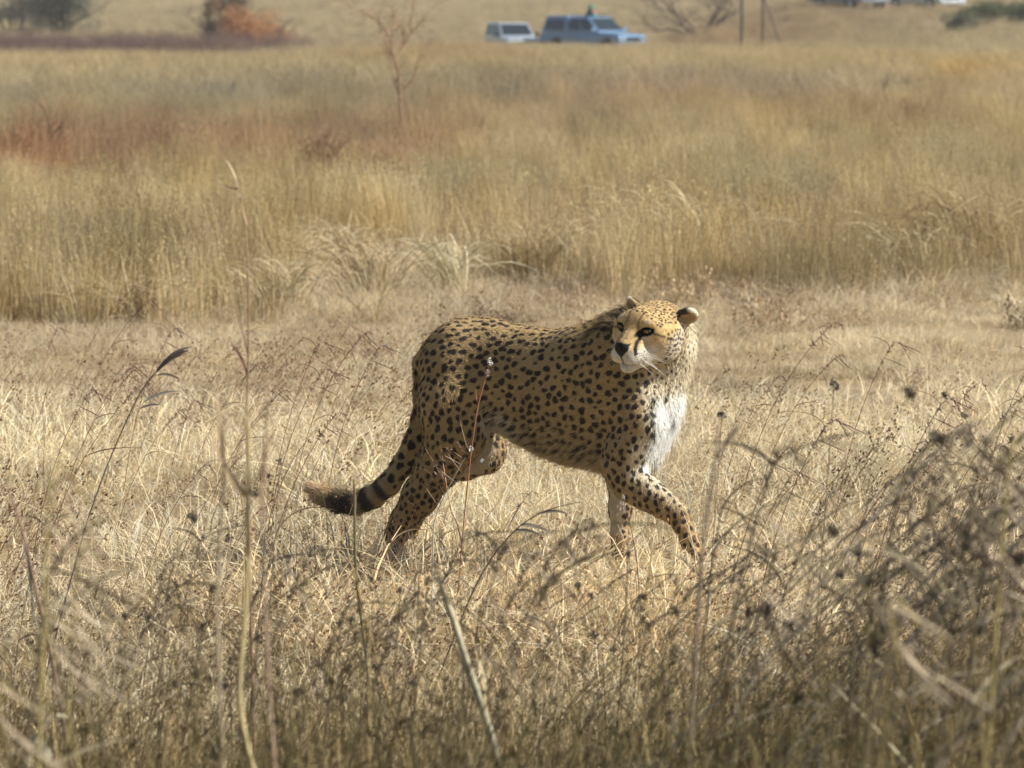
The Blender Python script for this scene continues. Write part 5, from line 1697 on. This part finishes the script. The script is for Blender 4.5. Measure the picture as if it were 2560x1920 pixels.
def special_plants():
    PALE = (.66, .58, .38); WHT = (.72, .72, .68); PURP = (.17, .13, .125); REDB = (.34, .15, .08); YEL = (.50, .40, .16)
    traced('dry_reed', 'thick pale broken reed standing alone in the bottom centre foreground', 'reed', 6.6, [(1268, 2000), (1245, 1900), (1210, 1780), (1165, 1650), (1120, 1510), (1092, 1440)],
           [.0092, .0088, .0078, .0064, .0050, .0036], (.90, .82, .58), leaves=[([(1240, 1880), (1190, 1720), (1110, 1565)], .013, (.75, .66, .42)), ([(1165, 1650), (1150, 1560), (1122, 1500)], .008, (.6, .5, .3)), ([(1210, 1780), (1225, 1700), (1190, 1640)], .009, (.66, .56, .36)), ([(1105, 1480), (1085, 1500), (1060, 1560)], .010, (.55, .46, .28))])
    traced('dry_reed', 'pale slanting reed in the bottom right corner crossing to the upper left', 'reed', 6.0, [(2330, 1990), (2270, 1920), (2200, 1835), (2130, 1765), (2078, 1712)],
           [.0052, .005, .0046, .004, .003], (.62, .55, .34))
    traced('arching_grass', 'thin pale grass blade arching over to the right near the bottom right', 'grass blade', 7.4, [(2000, 1900), (2010, 1840), (2040, 1808), (2090, 1795), (2150, 1800)],
           [.0016, .0016, .0015, .0012, .0006], (.62, .55, .30))
    traced('tall_grass_plant', 'tall thin reddish grass stem with a feathery tip rising above all on the left', 'grass stem', 7.6,
           [(628, 1560), (622, 1300), (617, 1050), (622, 860), (620, 690), (617, 590), (604, 500), (594, 440)], [.0032, .003, .0026, .0022, .0018, .0016, .0013, .0008], (.40, .26, .15),
           leaves=[([(604, 500), (590, 430), (562, 395)], .005, (.55, .47, .30)), ([(598, 470), (575, 480), (545, 452)], .006, (.45, .32, .2)), ([(617, 560), (606, 530), (604, 490)], .007, (.38, .24, .15)),
                   ([(620, 940), (600, 880), (578, 860)], .012, (.36, .2, .12)), ([(622, 900), (608, 820), (585, 790)], .010, (.42, .3, .2))],
           seeds=[(602, 492, .006, 10, (.6, .56, .48), 'seed_tuft')])
    traced('yellow_stalk', 'stout yellow jointed stalk right of the tall reddish stem on the left', 'grass stalk', 5.6, [(640, 1950), (590, 1760), (612, 1560), (622, 1400), (615, 1240), (628, 1120), (610, 980)],
           [.0046, .0044, .0042, .0038, .0034, .003, .0018], (.60, .49, .25), leaves=[([(622, 1400), (655, 1250), (660, 1100)], .013, (.42, .27, .13)), ([(615, 1240), (560, 1180), (530, 1090)], .013, (.42, .30, .16)), ([(618, 1300), (650, 1180), (690, 1060)], .010, (.46, .32, .16))])
    traced('dry_stalk', 'soft brown blurred stalk just left of the stout yellow jointed stalk', 'grass stalk', 5.4, [(560, 1980), (548, 1700), (540, 1450), (560, 1250), (556, 1080), (575, 930)], [.0030, .0029, .0027, .0024, .002, .0011], (.50, .40, .26),
           leaves=[([(556, 1150), (548, 1040), (540, 960)], .016, (.40, .28, .17)), ([(560, 1250), (600, 1120), (625, 1000)], .012, (.36, .22, .14))])
    traced('dry_stalk', 'soft reddish blurred stalk just right of the stout yellow jointed stalk', 'grass stalk', 5.4, [(690, 1980), (672, 1700), (660, 1450), (652, 1250), (664, 1080), (668, 940)], [.0028, .0027, .0025, .0022, .0018, .001], (.46, .33, .23),
           leaves=[([(652, 1250), (680, 1110), (672, 990)], .014, (.34, .22, .15)), ([(660, 1450), (690, 1330), (720, 1240)], .010, (.42, .33, .2))])
    traced('curved_grass_plant', 'dark curved grass stem whose drooping seed head bends right at the left of the picture', 'grass stem', 9.4, [(185, 1420), (215, 1310), (265, 1170), (312, 1060), (352, 975), (392, 925), (430, 892), (478, 880)],
           [.0022, .0021, .0019, .0018, .0018, .0017, .0014, .0006], PURP,
           leaves=[([(392, 928), (425, 885), (472, 876)], .016, (.16, .12, .10)), ([(398, 922), (430, 872), (480, 868)], .009, (.2, .15, .12)), ([(395, 938), (418, 928), (452, 950)], .007, (.17, .13, .11)),
                   ([(360, 1005), (400, 975), (450, 978)], .006, (.30, .28, .24)), ([(352, 1020), (380, 1008), (400, 1012)], .007, (.2, .17, .15))])
    traced('green_weed', 'dark green brown upright stem standing right in front of the cheetah tail', 'plant stem', 8.9, [(905, 1560), (890, 1440), (886, 1340), (887, 1270), (884, 1200)],
           [.0036, .0036, .0034, .0030, .0014], (.17, .16, .07), leaves=[([(887, 1290), (892, 1240), (884, 1196)], .013, (.16, .12, .07)), ([(890, 1440), (915, 1480), (880, 1400)], .008, (.3, .27, .15))])
    traced('yellow_stalk', 'thin yellow brown stalk continuing below the tail stem towards the bottom', 'grass stalk', 7.7, [(975, 1760), (955, 1700), (930, 1600), (900, 1500), (885, 1420)],
           [.0030, .0029, .0026, .0022, .0016], (.50, .34, .13))
    traced('red_weed', 'red stem with whitish seed tufts rising in front of the cheetah flank', 'plant stem', 10.6, [(1150, 1420), (1160, 1300), (1172, 1180), (1183, 1090), (1195, 1010), (1212, 950), (1226, 902)],
           [.0024, .0024, .0022, .0021, .0020, .0017, .0010], (.40, .19, .11),
           leaves=[([(1178, 1140), (1160, 1100), (1148, 1040)], .004, (.4, .28, .16)), ([(1195, 1010), (1188, 975), (1190, 960)], .006, (.42, .18, .09))],
           seeds=[(1225, 905, .009, 26, WHT, 'seed_tuft'), (1219, 932, .009, 30, (.48, .40, .38), 'seed_tuft'), (1177, 1122, .009, 24, WHT, 'seed_tuft'), (1205, 1150, .007, 12, (.5, .55, .56), 'seed_tuft')])
    traced('orange_twig', 'bright orange brown twig crossing the cheetah thigh', 'twig', 10.9, [(1130, 1290), (1118, 1220), (1088, 1160), (1062, 1120)], [.0012, .0012, .0011, .0006], (.46, .30, .13),
           leaves=[([(1118, 1220), (1108, 1160), (1100, 1105)], .004, (.42, .26, .11))])
    traced('bright_grass', 'short bright pale blade standing before the cheetah hind leg', 'grass blade', 10.2, [(1082, 1400), (1084, 1300), (1110, 1240), (1152, 1160), (1164, 1142)], [.0022, .002, .0016, .0012, .0006], (.66, .62, .48))
    traced('seeding_weed', 'thin plant stem with a nodding white tuft between the cheetah front legs', 'plant stem', 10.4, [(1600, 1500), (1592, 1400), (1580, 1330), (1560, 1255), (1558, 1240)], [.0016, .0015, .0013, .001, .0008], (.30, .22, .14),
           seeds=[(1559, 1243, .008, 16, (.55, .54, .48), 'seed_tuft'), (1588, 1272, .008, 12, (.45, .36, .2), 'seed_tuft')])
    traced('leaning_branch', 'long dark leaning twig with side leaves between the cheetah hind and front legs', 'twig', 9.4, [(1180, 1480), (1230, 1390), (1290, 1320), (1350, 1280), (1410, 1262), (1450, 1255)], [.0022, .002, .0017, .0014, .001, .0006], PURP,
           leaves=[([(1300, 1312), (1340, 1310), (1370, 1328)], .010, (.30, .26, .20)), ([(1340, 1285), (1390, 1270), (1420, 1285)], .008, (.28, .24, .18)), ([(1260, 1350), (1280, 1290), (1310, 1250)], .006, (.25, .2, .18)), ([(1290, 1325), (1330, 1322), (1350, 1340)], .008, (.31, .27, .21))])
    traced('leaning_branch', 'thick dark twig rising steeply just right of the cheetah raised paw', 'twig', 5.6, [(1740, 1600), (1752, 1400), (1768, 1270), (1790, 1150), (1800, 1060)], [.0034, .003, .0026, .002, .0010], (.28, .21, .15),
           leaves=[([(1790, 1150), (1830, 1080), (1850, 1060)], .008, (.2, .16, .14))])
    traced('pink_stalk', 'pinkish stalk slanting down to the right at the far left edge', 'grass stalk', 6.9, [(175, 1900), (150, 1760), (120, 1600), (90, 1480), (60, 1330), (10, 1190)], [.0042, .004, .0036, .0032, .0026, .0014], (.50, .32, .22),
           leaves=[([(60, 1330), (75, 1420), (85, 1560)], .009, (.62, .58, .44))])
    traced('bent_reed', 'broken pale reed bent over in the bottom left corner', 'reed', 6.1, [(60, 2000), (78, 1850), (110, 1800), (148, 1760), (168, 1795)], [.0034, .0034, .0034, .0030, .0016], (.60, .52, .34),
           leaves=[([(80, 1840), (110, 1860), (150, 1930)], .013, (.60, .55, .40)), ([(150, 1765), (190, 1735), (235, 1728)], .005, (.55, .44, .2))])
    for i, (px, py, rad, lab) in enumerate(((2085, 960, .017, 'soft dark blurred seed head floating over the straw far right of the cheetah'), (1805, 1035, .012, 'dark blurred seed head above the raised paw on the right'),
                                        (700, 1155, .010, 'small dark round seed head left of the tail tip'), (673, 1190, .010, 'lower dark round seed head left of the tail tip'), (572, 1345, .011, 'single brown round seed head low on the left'))):
        traced('seeding_weed', lab, 'seed head', 8.6 if i < 2 else 9.2, [(px - 30, py + 420), (px - 12, py + 180), (px, py)], [.0012, .0011, .0007], (.30, .22, .14), seeds=[(px, py, rad, 26, (.24, .20, .15), 'seed_head')])

def tussock(px, py, Y, w, h, lean, col, label, seed, n=110):
    rng = np.random.default_rng(seed)
    x = (px - 1280) / F_PX * Y
    o0 = empty('grass_tussock', (x, Y, float(ground_z(x, Y)))); tag(o0, label, 'grass tuft')
    V, F, C = [], [], []
    o = 0
    for i in range(n):
        a = rng.normal(0, .7)
        L = h * rng.uniform(.7, 1.25)
        dx = w * rng.normal(0, .18)
        side = -1 if rng.random() < (.5 - lean * .5) else 1
        reach = w * rng.uniform(.2, .75) * side
        p = bez((dx * .4, rng.normal(0, .04), -.01), (dx + reach * .15, rng.normal(0, .08), L * 1.25), (dx + reach, rng.normal(0, .15), L * rng.uniform(.25, .75)), 8)
        v, f = ribbon(p, .0062 * rng.uniform(.6, 1.3), rng, .5)
        V.append(v); F.append(f + o); o += len(v); C.append(np.tile(np.array(col) * rng.uniform(.5, 1.25), (len(v), 1)))
    part('blades', (np.concatenate(V), np.concatenate(F), np.concatenate(C)), MAT_PLANT, o0)['kind'] = 'stuff'

def tussocks():
    S1 = (.62, .52, .31); S2 = (.50, .40, .23)
    for t in ((1740, 640, 24.3, 1.0, .66, -.7, S1, 'tall pale grass tuft arching left just above right of the cheetah head', 1),
              (1560, 640, 24.6, .75, .52, -.5, S2, 'smaller arching tuft left of the tall pale tuft above the cheetah head', 2),
              (1135, 740, 22.9, .55, .40, -.6, (.74, .66, .44), 'bright pale flattened tuft above the cheetah rump', 3),
              (930, 760, 22.7, .75, .44, -.4, S2, 'straggly pale tuft left of the bright tuft above the rump', 4),
              (2260, 720, 23.6, .95, .50, -.8, S1, 'pale tuft sweeping left near the right side of the grass edge', 5),
              (2440, 650, 25.2, 1.0, .60, -.5, S2, 'wide pale tuft at the right edge of the tall grass', 6),
              (1980, 690, 24.0, .75, .42, .5, S2, 'low pale tuft between the tall pale tuft and the right side', 7),
              (700, 770, 21.8, .60, .34, -.5, S1, 'low pale tuft behind the tall reddish stem on the left', 8),
              (330, 790, 21.2, .60, .26, .4, S2, 'flattened grey straw tuft at the left side of the grass edge', 9),
              (1330, 700, 23.8, .70, .44, .3, S2, 'dull straw tuft between the cheetah rump and its head', 10)):
        tussock(*t)
front_plants()
special_plants()
tussocks()
